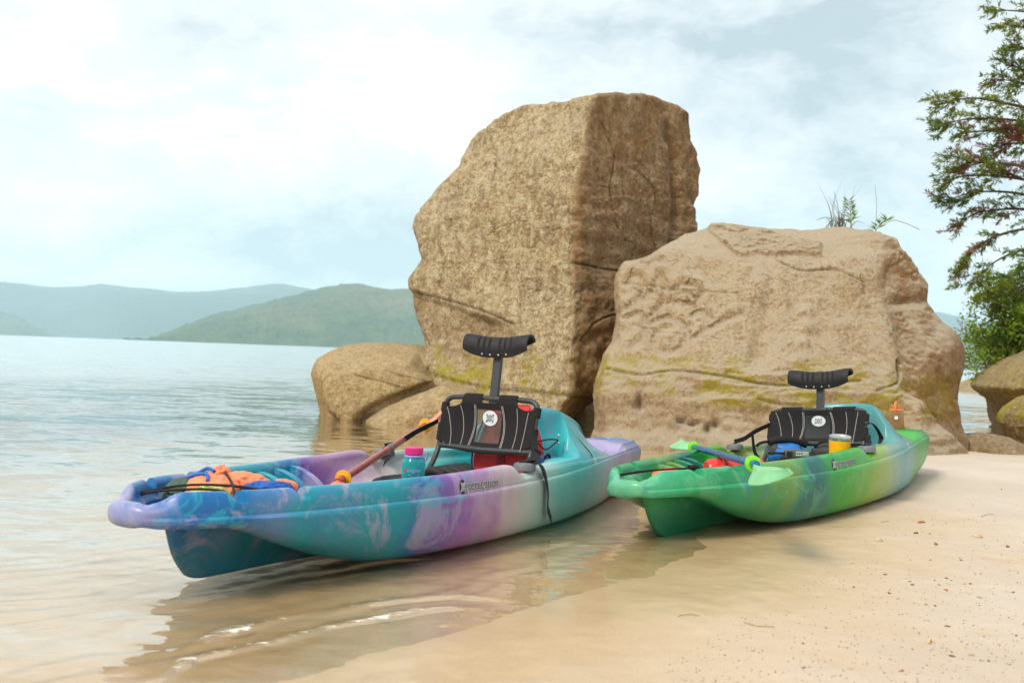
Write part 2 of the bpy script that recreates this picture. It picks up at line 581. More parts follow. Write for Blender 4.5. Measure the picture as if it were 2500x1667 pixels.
# little wavelets running in to the beach
FOAM_GLINT = np.zeros_like(W)
brk = fbm(P, 3.5, 3, 0.6, 8.0).reshape(X.shape)
for pts, hgt, wd in [([(380, 1625), (520, 1560), (700, 1512), (900, 1478), (1100, 1462), (1330, 1468)], 0.011, 0.030),
                     ([(330, 1690), (470, 1612), (640, 1575), (820, 1528), (1000, 1500), (1250, 1490)], 0.009, 0.022),
                     ([(150, 1590), (330, 1500), (520, 1450)], 0.006, 0.05),
                     ([(1080, 1380), (1300, 1345), (1480, 1300)], 0.005, 0.035)]:
    poly = [tuple(at_z(a, b, WATER)[:2]) for a, b in pts]
    wob = fbm(P, 1.7, 3, 0.55, 19.0).reshape(X.shape) * 0.14
    d, al, sg = seg_dist(X + wob * 0.6, Y + wob, poly)
    sd = d * sg
    prof = np.where(sd > 0, np.exp(-(sd / (wd * 0.55)) ** 2), np.exp(-(sd / (wd * 1.5)) ** 2))
    L = sum(math.dist(a, b) for a, b in zip(poly[:-1], poly[1:]))
    ends = sstep(0, 0.25, al) * (1 - sstep(L - 0.3, L, al)) * (1 - sstep(0.0, 0.02, d - 0.35))
    W = W + hgt * prof * ends * np.clip(0.55 + 1.5 * brk, 0, 1.3)
    if wd < 0.032:
        trail = np.where(sd > 0, np.exp(-(sd / 0.016) ** 2), np.exp(-(sd / (wd * 2.2)) ** 2))
        FOAM_GLINT = np.maximum(FOAM_GLINT, trail * ends * np.clip(0.56 + 0.9 * brk, 0, 0.85))
water = grid_mesh('water', np.stack([X, Y, W + WATER], -1).reshape(-1, 3), len(xs), len(ys), m_water)
att = water.data.attributes.new('depth', 'FLOAT', 'POINT')
att.data.foreach_set('value', depth.astype(np.float32).ravel())
water.data.attributes.new('foam_glint', 'FLOAT', 'POINT').data.foreach_set('value', FOAM_GLINT.astype(np.float32).ravel())
tag(water, 'clear rippled lake water, pale blue far out and transparent by the beach', kind='structure')

# wooded hills round the lake
def hill_mat(name, a, b, c):
    m, g = new_mat(name)
    o = g.obj()
    f = g.noise(o, 0.02, 6, 0.7); f2 = g.noise(o, 0.0035, 4, 0.6); f3 = g.noise(o, 0.09, 3, 0.6)
    col = g.mix(g.mapr(f, 0.35, 0.68), a, b)
    col = g.mix(g.mapr(f2, 0.5, 0.72, 0, 0.8), col, c)
    col = g.mix(g.mapr(f3, 0.5, 0.75, 0, 0.6), col, tuple(x * 0.45 for x in a))
    g.out(g.bsdf(col, 0.95, None, 0.1))
    return m


def hill(name, label, crest, Y0, depth_m, mat, foot_px=None, amp=1.0, nu=420, nv=60, tree=9.0):
    """crest: photo skyline points; the hill stands at distance Y0 and falls to the lake in front of it"""
    px = np.array([p[0] for p in crest], float); py = np.array([p[1] for p in crest], float)
    W_ = np.array([at(a, b, Y0) for a, b in crest])
    xs_ = np.linspace(W_[0, 0], W_[-1, 0], nu)
    zc = np.interp(xs_, W_[:, 0], W_[:, 2]) - tree * 0.9
    ker = np.hanning(15); ker /= ker.sum()
    zc = np.convolve(np.pad(zc, 7, mode='edge'), ker, 'valid')
    V = []
    vs = np.linspace(0, 1, nv)
    A, B = np.meshgrid(xs_, vs, indexing='ij')
    prof = np.sin(np.clip(B, 0, 1) * math.pi * 0.62) / math.sin(math.pi * 0.62 * 0.806)
    prof = np.minimum(prof, 1.0)
    prof = np.where(B < 0.806, np.sin(B / 0.806 * math.pi / 2) ** 0.9, np.cos((B - 0.806) / 0.194 * math.pi / 2) * 0.6 + 0.4)
    yy = Y0 + (B - 0.806) * depth_m
    zz = zc[:, None] * prof
    P = np.stack([A, yy, zz * 2], -1).reshape(-1, 3)
    base = fbm(P, 1 / (depth_m * 0.28), 4, 0.55).reshape(A.shape)
    # spurs and gullies, kept away from the skyline
    zz = zz + base * zc[:, None] * 0.30 * amp * np.sin(np.clip(B / 0.806, 0, 1) * math.pi)
    canopy = fbm(P, 1 / 26.0, 3, 0.7, 3.0).reshape(A.shape)
    zz = zz + (canopy * tree + 0.35 * tree) * sstep(0.0, 0.04, B)
    zz = np.where(B <= 0.001, -3.0, np.maximum(zz, 0.5))
    V = np.stack([A * yy / Y0, yy, zz], -1).reshape(-1, 3)
    o = grid_mesh(name, V, nu, nv, mat)
    tag(o, label, kind='structure')
    return o


hm_far = hill_mat('forest_far', (0.03, 0.06, 0.04), (0.05, 0.085, 0.045), (0.08, 0.10, 0.06))
hm_near = hill_mat('forest_near', (0.03, 0.062, 0.02), (0.085, 0.12, 0.035), (0.15, 0.135, 0.06))
hill('hills', 'long blue mountain ridge across the lake under the clouds',
     [(-900, 640), (-500, 660), (-200, 700), (0, 690), (60, 693), (120, 702), (200, 703), (265, 697), (330, 704), (420, 713), (520, 713), (600, 706), (640, 698), (690, 695), (740, 705), (900, 735), (1200, 765)], 5600, 2600, hm_far, amp=0.9, nu=500)
hill('hills', 'low wooded point at the far left of the lake', [(-500, 740), (-250, 745), (-80, 752), (0, 757), (50, 772), (90, 795), (125, 817), (150, 828)], 3300, 700, hm_near, nu=220, nv=40)
hill('hills', 'rounded green wooded hill across the lake behind the tall boulder',
     [(300, 840), (345, 836), (400, 812), (460, 790), (520, 768), (600, 748), (700, 724), (780, 710), (850, 702), (890, 705), (940, 715), (1000, 711), (1060, 720), (1150, 735), (1300, 770), (1500, 800), (1700, 860)], 2500, 1300, hm_near, nu=620, nv=90)
hill('hills', 'pale blue peak seen in the gap right of the boulders', [(1900, 840), (2050, 800), (2180, 772), (2280, 757), (2330, 768), (2390, 782), (2450, 790), (2600, 800), (2900, 780)], 5200, 1700, hm_far, nu=240, nv=40)
hill('hills', 'blue green ridge in the gap right of the boulders', [(1900, 880), (2080, 840), (2200, 815), (2300, 800), (2370, 812), (2450, 824), (2600, 815), (2900, 810)], 3400, 1000, hm_far, nu=240, nv=40)
hill('hills', 'dark green wooded shore in the gap right of the boulders', [(2000, 880), (2150, 862), (2280, 836), (2360, 829), (2430, 822), (2600, 800), (2900, 790)], 1700, 500, hm_near, nu=240, nv=40, tree=7)

m_haze, g = new_mat('haze')
vol = g.n('ShaderNodeVolumePrincipled', {'Color': (0.66, 0.87, 1.0, 1), 'Density': 0.00021, 'Anisotropy': 0.0})
g.out(None, vol)
hz = MB(); hz.box((0, 4600, 212), (18400, 9840, 474), 0)
tag(hz.build('haze', m_haze, smooth=False, sharp=None), 'thin summer haze over the lake and hills', kind='stuff')
# ------------------------------------------------------------------ boulders
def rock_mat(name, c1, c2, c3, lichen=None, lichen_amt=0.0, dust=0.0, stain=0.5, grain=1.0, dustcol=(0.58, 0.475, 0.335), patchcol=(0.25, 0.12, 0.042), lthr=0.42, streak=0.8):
    """c1 pale stone, c2 brown stone, c3 dark stain; lichen = heights (z0,z1,z2,z3) above the base"""
    m, g = new_mat(name)
    o = g.obj()
    ox, oy, oz = g.sep(o)
    n_big = g.noise(o, 0.9, 5, 0.62, dist=0.4)
    n_mid = g.noise(o, 4.5, 6, 0.66)
    n_str = g.noise(g.scale(o, (5.5, 5.5, 0.7)), 1.6, 5, 0.65)
    n_fin = g.noise(o, 42, 6, 0.76)
    n_grn = g.noise(o, 150, 3, 0.75)
    n_det = g.noise(g.scale(o, (1, 1, streak)), 15, 9, 0.78, dist=0.1)
    n_crk = g.n('ShaderNodeTexVoronoi', {'Vector': g.v('ADD', o, g.v('MULTIPLY', g.noise(o, 2.5, 4, 0.6, out=1), (0.5, 0.5, 0.5))), 'Scale': 1.7}, feature='DISTANCE_TO_EDGE')
    crk_m = g.m('MULTIPLY', g.mapr(n_crk, 0.0, 0.016, 1, 0), g.mapr(n_big, 0.48, 0.62))
    col = g.mix(g.mapr(n_big, 0.36, 0.64, 0, 1, True), c1, c2)
    col = g.mix(g.mapr(n_mid, 0.42, 0.70, 0, 0.75), col, c1)
    col = g.mix(g.mapr(n_str, 0.49, 0.62, 0, stain, True), col, c3)
    col = g.mix(g.mapr(n_fin, 0.50, 0.60, 0, 0.85 * grain), col, c3)
    col = g.mix(g.mapr(n_fin, 0.48, 0.38, 0, 0.5 * grain), col, tuple(min(0.75, x * 1.5) for x in c1))
    col = g.mix(g.mapr(n_grn, 0.52, 0.64, 0, 0.6 * grain), col, tuple(x * 0.45 for x in c2))
    col = g.mix(g.mapr(n_det, 0.50, 0.60, 0, 0.75 * grain), col, c3)
    col = g.mix(g.mapr(n_det, 0.48, 0.38, 0, 0.55 * grain), col, tuple(min(0.8, x * 1.35) for x in c1))
    col = g.mix(g.m('MULTIPLY', crk_m, 0.8), col, tuple(x * 0.35 for x in c3))
    # rusty patches
    n_rust = g.noise(o, 1.7, 5, 0.65, dist=0.8)
    col = g.mix(g.mapr(n_rust, 0.56, 0.72, 0, 0.6, True), col, (0.33, 0.165, 0.06))
    if lichen:
        a, b, c_, d_ = lichen
        zz = g.m('ADD', oz, g.m('MULTIPLY', g.m('SUBTRACT', n_big, 0.5), 0.5))
        band = g.m('MULTIPLY', g.mapr(zz, a, b, 0, 1, True), g.mapr(zz, c_, d_, 1, 0, True))
        lm = g.noise(o, 3.2, 7, 0.72, dist=0.5)
        mask = g.m('MULTIPLY', band, g.mapr(lm, lthr, lthr + 0.10, 0, 1, True))
        mask = g.m('MULTIPLY', mask, g.mapr(n_fin, 0.30, 0.52, 0.25, 1))
        lc = g.mix(n_mid, (0.36, 0.29, 0.012), (0.58, 0.49, 0.03))
        lc = g.mix(g.mapr(n_grn, 0.5, 0.8, 0, 0.6), lc, (0.16, 0.17, 0.02))
        col = g.mix(g.m('MULTIPLY', mask, lichen_amt), col, lc)
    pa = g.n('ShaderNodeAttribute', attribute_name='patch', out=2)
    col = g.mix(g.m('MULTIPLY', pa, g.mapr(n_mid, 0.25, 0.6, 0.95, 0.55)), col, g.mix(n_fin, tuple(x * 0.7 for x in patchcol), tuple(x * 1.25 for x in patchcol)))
    if dust:
        nz = g.sep(g.n('ShaderNodeNewGeometry', out=1))[2]
        dm = g.mapr(g.m('ADD', nz, g.m('MULTIPLY', g.m('SUBTRACT', n_mid, 0.5), 0.8)), 0.12, 0.75, 0, dust, True)
        col = g.mix(dm, col, g.mix(n_grn, dustcol, tuple(x * 0.78 for x in dustcol)))
    nb = g.bump(n_det, 0.55, 0.03, g.bump(n_mid, 0.3, 0.04))
    nb = g.bump(crk_m, 0.6, -0.02, nb)
    nb = g.bump(n_fin, 1.0, 0.05, nb)
    nb = g.bump(n_grn, 0.7, 0.008, nb)
    g.out(g.bsdf(col, 0.92, nb, 0.18))
    return m


class SDF2:
    """distance to a closed outline, looked up from a grid"""
    def __init__(self, poly, res=300, pad=0.8):
        P = np.array(poly, float)
        self.lo = P.min(0) - pad; self.hi = P.max(0) + pad; self.res = res
        gx = np.linspace(self.lo[0], self.hi[0], res); gz_ = np.linspace(self.lo[1], self.hi[1], res)
        A, B = np.meshgrid(gx, gz_, indexing='ij')
        d, _, _ = seg_dist(A, B, [tuple(p) for p in P] + [tuple(P[0])])
        ins = np.zeros(A.shape, bool)
        for (x0, z0), (x1, z1) in zip(P, np.roll(P, -1, 0)):
            c_ = ((z0 > B) != (z1 > B))
            with np.errstate(divide='ignore', invalid='ignore'):
                xi = x0 + (B - z0) * (x1 - x0) / (z1 - z0 if z1 != z0 else 1e-9)
            ins ^= c_ & (A < xi)
        self.d = np.where(ins, -d, d)

    def __call__(self, x, z):
        u = np.clip((x - self.lo[0]) / (self.hi[0] - self.lo[0]) * (self.res - 1), 0, self.res - 1.001)
        v = np.clip((z - self.lo[1]) / (self.hi[1] - self.lo[1]) * (self.res - 1), 0, self.res - 1.001)
        i = u.astype(int); j = v.astype(int); fu = u - i; fv = v - j
        D = self.d
        return D[i, j] * (1 - fu) * (1 - fv) + D[i + 1, j] * fu * (1 - fv) + D[i, j + 1] * (1 - fu) * fv + D[i + 1, j + 1] * fu * fv


def smax(a, b, k):
    h_ = np.clip(0.5 + 0.5 * (a - b) / k, 0, 1)
    return b + (a - b) * h_ + k * h_ * (1 - h_)


def ico(sub):
    bm = bmesh.new()
    bmesh.ops.create_icosphere(bm, subdivisions=sub, radius=1.0)
    bm.verts.index_update()
    V = np.array([v.co[:] for v in bm.verts]); F = np.array([[v.index for v in f.verts] for f in bm.faces])
    bm.free()
    return V, F


ICO = {s: ico(s) for s in (4, 5, 6)}


def subdivide(V, F, times):
    for _ in range(times):
        E = np.sort(np.concatenate([F[:, [0, 1]], F[:, [1, 2]], F[:, [2, 0]]]), 1)
        Eu, inv = np.unique(E, axis=0, return_inverse=True)
        inv = inv.ravel()
        n = len(F); b = len(V)
        mid = V[Eu].mean(1); mid /= np.linalg.norm(mid, axis=1)[:, None]
        V = np.concatenate([V, mid])
        m0, m1, m2 = inv[:n] + b, inv[n:2 * n] + b, inv[2 * n:] + b
        F = np.concatenate([np.stack([F[:, 0], m0, m2], 1), np.stack([F[:, 1], m1, m0], 1), np.stack([F[:, 2], m2, m1], 1), np.stack([m0, m1, m2], 1)])
    return V, F


ICO[7] = subdivide(*ICO[6], 1)
ICO[8] = subdivide(*ICO[6], 2)


def make_rock(name, outline, yc, D, R, planes, mat, sub=6, k=0.06, center=None, detail=None, base_z=-0.45, rough=1.0, seed=0.0, parent=None, yback=None, close=True, terr=1.0):
    """outline: photo pixels of the silhouette, set at distance yc; D depth of the stone, R edge rounding; planes: faces through three (px,py,Y) points"""
    pts = [at(a, b, yc) for a, b in outline]
    poly = [(p[0], p[2]) for p in pts]
    if close:                                   # carry the stone down into the ground
        i0 = poly[0]; i1 = poly[-1]
        poly = poly + [(i1[0], base_z), (i0[0], base_z)]
    sdf = SDF2(poly)
    arr = np.array(poly)
    cx_, cz_ = arr.mean(0) if center is None else at(*center, yc)[[0, 2]]
    C = np.array([cx_, yc, cz_])
    pl = []
    for tri in planes:
        A, B, E = [at(*t_) for t_ in tri]
        n = np.cross(B - A, E - A); n /= np.linalg.norm(n)
        if n @ (C - A) > 0: n = -n
        pl.append((n, n @ A))
    yb = yback or D

    def f(P):
        dy = P[:, 1] - yc
        q = np.clip(np.where(dy < 0, dy / D, dy / yb), -1, 1)
        v = sdf(P[:, 0], P[:, 2]) + R * (1 - np.sqrt(np.maximum(0, 1 - q * q))) + np.maximum(0, np.abs(dy) - np.where(dy < 0, D, yb)) * 3
        for n, d in pl:
            v = smax(v, P @ n - d, k)
        return v
    U, F = ICO[sub]
    lo = np.zeros(len(U)); hi = np.full(len(U), 6.0)
    for _ in range(22):
        mid = (lo + hi) / 2
        ins = f(C + U * mid[:, None]) < 0
        lo = np.where(ins, mid, lo); hi = np.where(ins, hi, mid)
    V = C + U * lo[:, None]
    # normals from the mesh
    def normals(V):
        fn = np.cross(V[F[:, 1]] - V[F[:, 0]], V[F[:, 2]] - V[F[:, 0]])
        N = np.zeros_like(V)
        for c_ in range(3): np.add.at(N, F[:, c_], fn)
        return N / (np.linalg.norm(N, axis=1)[:, None] + 1e-12)
    # relax creases of the sampling a little, then carve
    N = normals(V)
    s = seed
    a = rough
    disp = fbm(V, 0.9, 3, 0.5, s) * 0.07 * a + fbm(V, 3.1, 4, 0.5, s + 5) * 0.017 * a
    disp += -np.maximum(0, ridged(V, 1.6, 2, s + 9) - 0.6) * 0.03 * a
    fine_ = fbm(V, 11, 4, 0.62, s + 2) * 0.007 * a + fbm(V, 24, 2, 0.7, s + 31) * 0.0065 + np.minimum(0, fbm(V, 8.5, 3, 0.6, s + 37) + 0.18) * 0.05 * a
    chip = np.abs(fbm(V, 4.2, 3, 0.55, s + 14)); disp = disp + (chip - 0.2) * 0.022 * a
    st_ = fbm(V * np.array([1, 1, 2.2]), 2.1, 3, 0.5, s + 21) * 5; disp = disp + (np.floor(st_) + sstep(0.62, 1.0, st_ - np.floor(st_)) - st_) * 0.008 * a * terr
    V1 = V + N * (disp + fine_)[:, None]
    patch = np.zeros(len(V1))
    if detail:
        px, py = to_px(V1)
        front = (N[:, 1] < 0.35)
        dd = detail(V1, N, px, py, front)
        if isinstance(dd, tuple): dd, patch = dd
        V1 = V1 + dd
    o = fast_mesh(name, V1, F, mat, parent, loc=None)
    # origin at the foot of the stone
    base = np.array([C[0], C[1], 0.0])
    co = np.empty(len(V1) * 3, np.float32); o.data.vertices.foreach_get('co', co)
    co = co.reshape(-1, 3) - base.astype(np.float32)
    o.data.vertices.foreach_set('co', co.ravel())
    o.location = base
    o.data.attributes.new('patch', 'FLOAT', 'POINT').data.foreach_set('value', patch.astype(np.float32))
    o.data.update()
    return o


def groove(px, py, strokes, width, depth, lip=0.0):
    """depth field of carved strokes given in photo pixels"""
    out = np.zeros(px.shape)
    for st in strokes:
        bx = (px > min(p[0] for p in st) - width * 4) & (px < max(p[0] for p in st) + width * 4) & (py > min(p[1] for p in st) - width * 4) & (py < max(p[1] for p in st) + width * 4)
        if not bx.any(): continue
        d, _, _ = seg_dist(px[bx], py[bx], st)
        gq = -depth * np.exp(-(d / width) ** 2) + lip * np.exp(-((d - 2.1 * width) / width) ** 2)
        out[bx] = np.where(np.abs(gq) > np.abs(out[bx]), gq, out[bx])
    return out


def blob(px, py, x, y, rx, ry, p=1.0):
    return np.exp(-(((px - x) / rx) ** 2 + ((py - y) / ry) ** 2) ** p)


def curve2(pts, n=8):
    return [(p[0], p[1]) for p in spline([(a, b, 0) for a, b in pts], n)]


def z5(x, y):   # zoom crop of the low boulder -> photo pixels
    return (1420 + x * 0.4529, 420 + y * 0.4529)


# tall boulder -----------------------------------------------------
TALL = [(1050, 1050), (1040, 960), (1022, 900), (1033, 851), (1011, 790), (1001, 750), (1003, 688), (1033, 640), (1026, 604), (1013, 559), (1019, 526), (1047, 492), (1092, 441), (1117, 416), (1140, 368), (1148, 346), (1204, 301), (1277, 276), (1328, 274), (1406, 268), (1457, 265), (1530, 252), (1586, 250), (1640, 258), (1684, 273), (1690, 306), (1690, 340), (1709, 368), (1718, 408), (1710, 453), (1696, 503), (1701, 545), (1690, 600), (1640, 680), (1590, 760), (1545, 860), (1500, 930), (1440, 980), (1376, 1040)]


def tall_detail(P, N, px, py, front):
    n = len(px); D = np.zeros(n)
    # lower left undercut and the ledge above it
    ledge = np.interp(px, [1000, 1060, 1130, 1200, 1260, 1330, 1400], [700, 722, 745, 772, 785, 800, 800])
    under = sstep(0, 22, py - ledge + 10 * fbm(P, 2.5, 3)) * (1 - sstep(90, 210, py - ledge)) * (1 - sstep(1180, 1300, px))
    D += (0.13 * fbm(P, 1.7, 4, 0.6, 61.0) - 0.03) * np.exp(-((px - 1405) / 50) ** 2)
    D -= 0.07 * under
    D -= 0.04 * blob(px, py, 1035, 810, 55, 70) + 0.05 * blob(px, py, 1170, 800, 60, 30, 2)
    D -= 0.07 * blob(px, py, 1500, 640, 120, 60) * sstep(1420, 1470, px)
    # weathered vertical flutes on the pale face
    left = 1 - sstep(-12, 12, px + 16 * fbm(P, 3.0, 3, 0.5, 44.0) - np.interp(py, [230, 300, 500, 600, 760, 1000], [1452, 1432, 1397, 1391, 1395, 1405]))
    fl = fbm(P * np.array([6.5, 6.5, 1.3]), 1.0, 4, 0.6, 3.0)
    D += 0.016 * fl * left * sstep(260, 420, py)
    pits = np.maximum(0, fbm(P, 16, 3, 0.6, 12.0) - 0.12)
    D -= 0.035 * pits * left
    # right face: broken blocks and a deep crack on its far side
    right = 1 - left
    D -= 0.10 * np.exp(-(np.abs(px - np.interp(py, [300, 380, 520, 640], [1625, 1642, 1650, 1640]) - 10 * fbm(P, 5, 2)) / 9) ** 2) * sstep(280, 330, py) * right
    rb = ridged(P, 2.4, 3, 7.0)
    D += 0.028 * rb * right * (0.12 + sstep(560, 760, py) + sstep(1600, 1660, px))
    lay = np.sin((P[:, 2] * 26 + 5 * fbm(P, 1.5, 3)) )
    D += 0.008 * lay * right * (py > 480)
    D += groove(px, py, [curve2([(1395, 640), (1440, 648), (1490, 655), (1540, 665)]), curve2([(1010, 712), (1100, 735), (1180, 760), (1250, 790)]),
                         curve2([(1020, 905), (1180, 945), (1330, 960), (1440, 975)])], 2.6, 0.04)
    D += groove(px, py, [curve2([(1060, 560), (1082, 640), (1070, 700)]), curve2([(1470, 300), (1500, 380), (1490, 470), (1512, 560)]), curve2([(1560, 420), (1600, 470), (1590, 560), (1620, 640)]), curve2([(1180, 300), (1210, 380), (1200, 450)]), curve2([(1420, 830), (1450, 790), (1500, 770), (1540, 790)])], 2.0, 0.028)
    # scratched letters
    S = []
    S += [[(1292, 560), (1288, 606)], [(1288, 606), (1306, 604)], [(1312, 566), (1306, 602)], [(1312, 566), (1326, 600)], [(1326, 600), (1338, 562)], [(1338, 562), (1330, 606)], [(1336, 566), (1366, 556)], [(1350, 562), (1344, 610)]]
    S += [curve2([(1305, 690), (1320, 684), (1322, 706), (1305, 712)]), [(1300, 686), (1304, 720)], [(1335, 690), (1334, 716)], curve2([(1350, 688), (1366, 700), (1352, 716), (1340, 704)])]
    S += [curve2([(1092, 470), (1104, 452), (1118, 462), (1106, 482), (1092, 470)]), [(1120, 458), (1112, 490)], [(1130, 452), (1124, 486)]]
    S += [[(1100, 540), (1096, 574)], [(1110, 536), (1130, 570)], [(1112, 556), (1130, 548)], [(1240, 650), (1236, 700)], [(1262, 646), (1256, 700)], [(1280, 640), (1274, 690)]]
    gr = groove(px, py, S, 2.8, 0.022)
    D += gr
    out = N * D[:, None]
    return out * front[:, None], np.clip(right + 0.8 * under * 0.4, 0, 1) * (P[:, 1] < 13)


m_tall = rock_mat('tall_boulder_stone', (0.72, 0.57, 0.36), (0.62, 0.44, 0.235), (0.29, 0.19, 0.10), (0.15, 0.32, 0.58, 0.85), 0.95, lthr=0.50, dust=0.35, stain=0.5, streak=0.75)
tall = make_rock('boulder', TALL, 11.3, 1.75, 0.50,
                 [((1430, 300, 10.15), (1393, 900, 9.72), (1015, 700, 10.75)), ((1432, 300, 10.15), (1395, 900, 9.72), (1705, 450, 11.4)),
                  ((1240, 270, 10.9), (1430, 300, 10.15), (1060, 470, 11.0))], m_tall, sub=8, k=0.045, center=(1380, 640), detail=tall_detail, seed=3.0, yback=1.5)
tag(tall, 'tall tan boulder with a pale left face, a brown right face and scratched letters', 'boulder')

# low wide boulder ---------------------------------------------------
LOW = [(1447, 1085), (1454, 1009), (1467, 927), (1483, 864), (1506, 828), (1517, 764), (1508, 710), (1513, 655), (1526, 633), (1592, 615), (1628, 592), (1692, 556), (1755, 540), (1805, 542), (1873, 549), (1986, 549), (2054, 540), (2090, 538), (2140, 556), (2200, 588), (2236, 626), (2262, 666), (2278, 694), (2274, 714), (2278, 737), (2303, 791), (2339, 841), (2349, 873), (2339, 909), (2328, 941), (2330, 986), (2339, 1031), (2352, 1070), (2352, 1120)]


def low_detail(P, N, px, py, front):
    D = np.zeros(len(px))
    # set-back right shoulder, its shade put into the patch colour: its edge runs from the top down to the foot
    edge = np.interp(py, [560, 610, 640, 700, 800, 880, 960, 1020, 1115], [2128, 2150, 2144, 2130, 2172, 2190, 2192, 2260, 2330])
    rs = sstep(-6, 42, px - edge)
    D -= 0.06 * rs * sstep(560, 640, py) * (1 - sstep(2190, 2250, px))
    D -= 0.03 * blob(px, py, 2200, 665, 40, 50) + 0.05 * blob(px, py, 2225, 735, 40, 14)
    D += 0.10 * blob(px, py, 2300, 860, 60, 70)
    # flaky plate lying on the top
    pwx = 14 * fbm(P, 3.0, 3, 0.6, 71.0); px0, py0 = px, py; px = px + pwx; py = py + 0.6 * pwx
    plate = sstep(0, 8, py - np.interp(px, [1725, 1755, 1820, 1900, 1990], [556, 543, 552, 572, 590])) * (1 - sstep(-3, 4, py - np.interp(px, [1725, 1760, 1800, 1870, 1950, 2012], [560, 590, 625, 628, 622, 625]))) * sstep(1728, 1740, px) * (1 - sstep(1995, 2010, px))
    px, py = px0, py0
    D += 0.040 * plate + 0.050 * plate * fbm(P * np.array([3, 3, 14.0]), 1.5, 4, 0.65)
    pl2 = blob(px, py, 2150, 580, 70, 22, 2)
    D += 0.04 * pl2 * (1 + fbm(P * np.array([3, 3, 14.0]), 1.5, 4, 0.65))
    # ragged sandy shelf under the plate
    shelf = sstep(600, 640, py) * (1 - sstep(680, 760, py)) * sstep(1780, 1850, px) * (1 - sstep(2100, 2160, px))
    D += 0.022 * ridged(P, 6, 3, 4.0) * shelf
    # vertical gully and knuckled rib on the front
    D -= 0.085 * np.exp(-((px - np.interp(py, [680, 800, 900], [1868, 1862, 1845])) / 26) ** 2) * sstep(690, 760, py) * (1 - sstep(860, 920, py))
    D += 0.05 * np.exp(-((px - np.interp(py, [660, 800], [1850, 1858])) / 18) ** 2) * sstep(660, 700, py) * (1 - sstep(760, 860, py))
    for (x, y, r, a_) in [(1965, 760, 22, .04), (1968, 800, 26, .05), (1958, 838, 24, .045), (1952, 880, 20, .04), (1990, 735, 20, .03), (2060, 790, 30, .03), (1700, 850, 90, .03), (1620, 870, 60, -.03)]:
        D += a_ * blob(px, py, x, y, r, r * 0.7)
    # broad carved shapes worn into the left face
    Sb = [curve2([(1530, 690), (1548, 672), (1570, 690), (1560, 730), (1528, 752)]), curve2([(1545, 745), (1590, 712), (1600, 690), (1612, 668)]), curve2([(1612, 668), (1622, 700), (1618, 740), (1590, 770)]),
          curve2([(1640, 710), (1665, 694), (1700, 700), (1712, 722), (1690, 742), (1655, 738)]), curve2([(1655, 718), (1678, 712), (1690, 725)]), curve2([(1720, 730), (1760, 708), (1790, 700), (1770, 730), (1745, 752), (1720, 730)]),
          curve2([(1596, 785), (1630, 775), (1665, 790), (1680, 820), (1660, 850), (1620, 855), (1598, 830), (1605, 808), (1635, 800)]), curve2([(1530, 775), (1560, 765), (1575, 785), (1570, 820), (1545, 845)]),
          curve2([(1668, 840), (1720, 810), (1770, 780), (1810, 765)]), curve2([(1600, 905), (1640, 880), (1680, 850), (1720, 830)]), curve2([(1690, 770), (1712, 760), (1735, 775)]), curve2([(1700, 795), (1730, 790), (1745, 772)]),
          curve2([(1545, 700), (1540, 725), (1532, 745)]), curve2([(1575, 690), (1565, 720), (1548, 742)])]
    D += groove(px, py, Sb[:5] + Sb[6:9] + Sb[10:11], 8.5, 0.022, 0.012)
    # the rotten band at the foot
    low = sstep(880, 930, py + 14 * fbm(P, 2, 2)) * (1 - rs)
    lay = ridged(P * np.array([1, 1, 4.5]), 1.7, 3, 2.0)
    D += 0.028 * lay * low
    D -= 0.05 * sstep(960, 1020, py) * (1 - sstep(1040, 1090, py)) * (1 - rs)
    for (x, y, rx, ry) in [(1745, 1030, 10, 8), (1690, 1028, 16, 5), (1660, 1022, 12, 5), (1726, 1040, 8, 10), (2195, 905, 5, 16), (1560, 980, 8, 18)]:
        D -= 0.10 * blob(px, py, x, y, rx, ry)
    D += groove(px, py, [curve2([(1480, 900), (1560, 915), (1640, 905), (1760, 918), (1900, 940), (2100, 930)]), curve2([(1850, 975), (1900, 985), (1960, 990)]), curve2([(2190, 880), (2196, 910), (2190, 935), (2140, 955)]),
                         curve2([(1900, 640), (1960, 662), (2040, 660), (2110, 690)])], 2.2, 0.026)
    D += groove(px, py, [curve2([(1530, 790), (1640, 815), (1760, 830)]), curve2([(1510, 690), (1600, 700), (1720, 712), (1800, 716)])], 2.5, 0.010)
    # sandy ramp at the right foot
    ramp_ = sstep(0, 30, (px - 2185) - 0) * sstep(0, 30, (py - 930) - (px - 2190) * 1.25) 
    D += 0.17 * ramp_ * sstep(930, 1000, py)
    sand = fbm(P * np.array([12, 12, 5.0]), 1.0, 4, 0.65, 6.0)
    D += 0.005 * sand
    return N * D[:, None] * front[:, None], np.clip(1.0 * rs + 0.75 * plate + 0.6 * pl2 + 0.35 * low * (1 - rs), 0, 1)


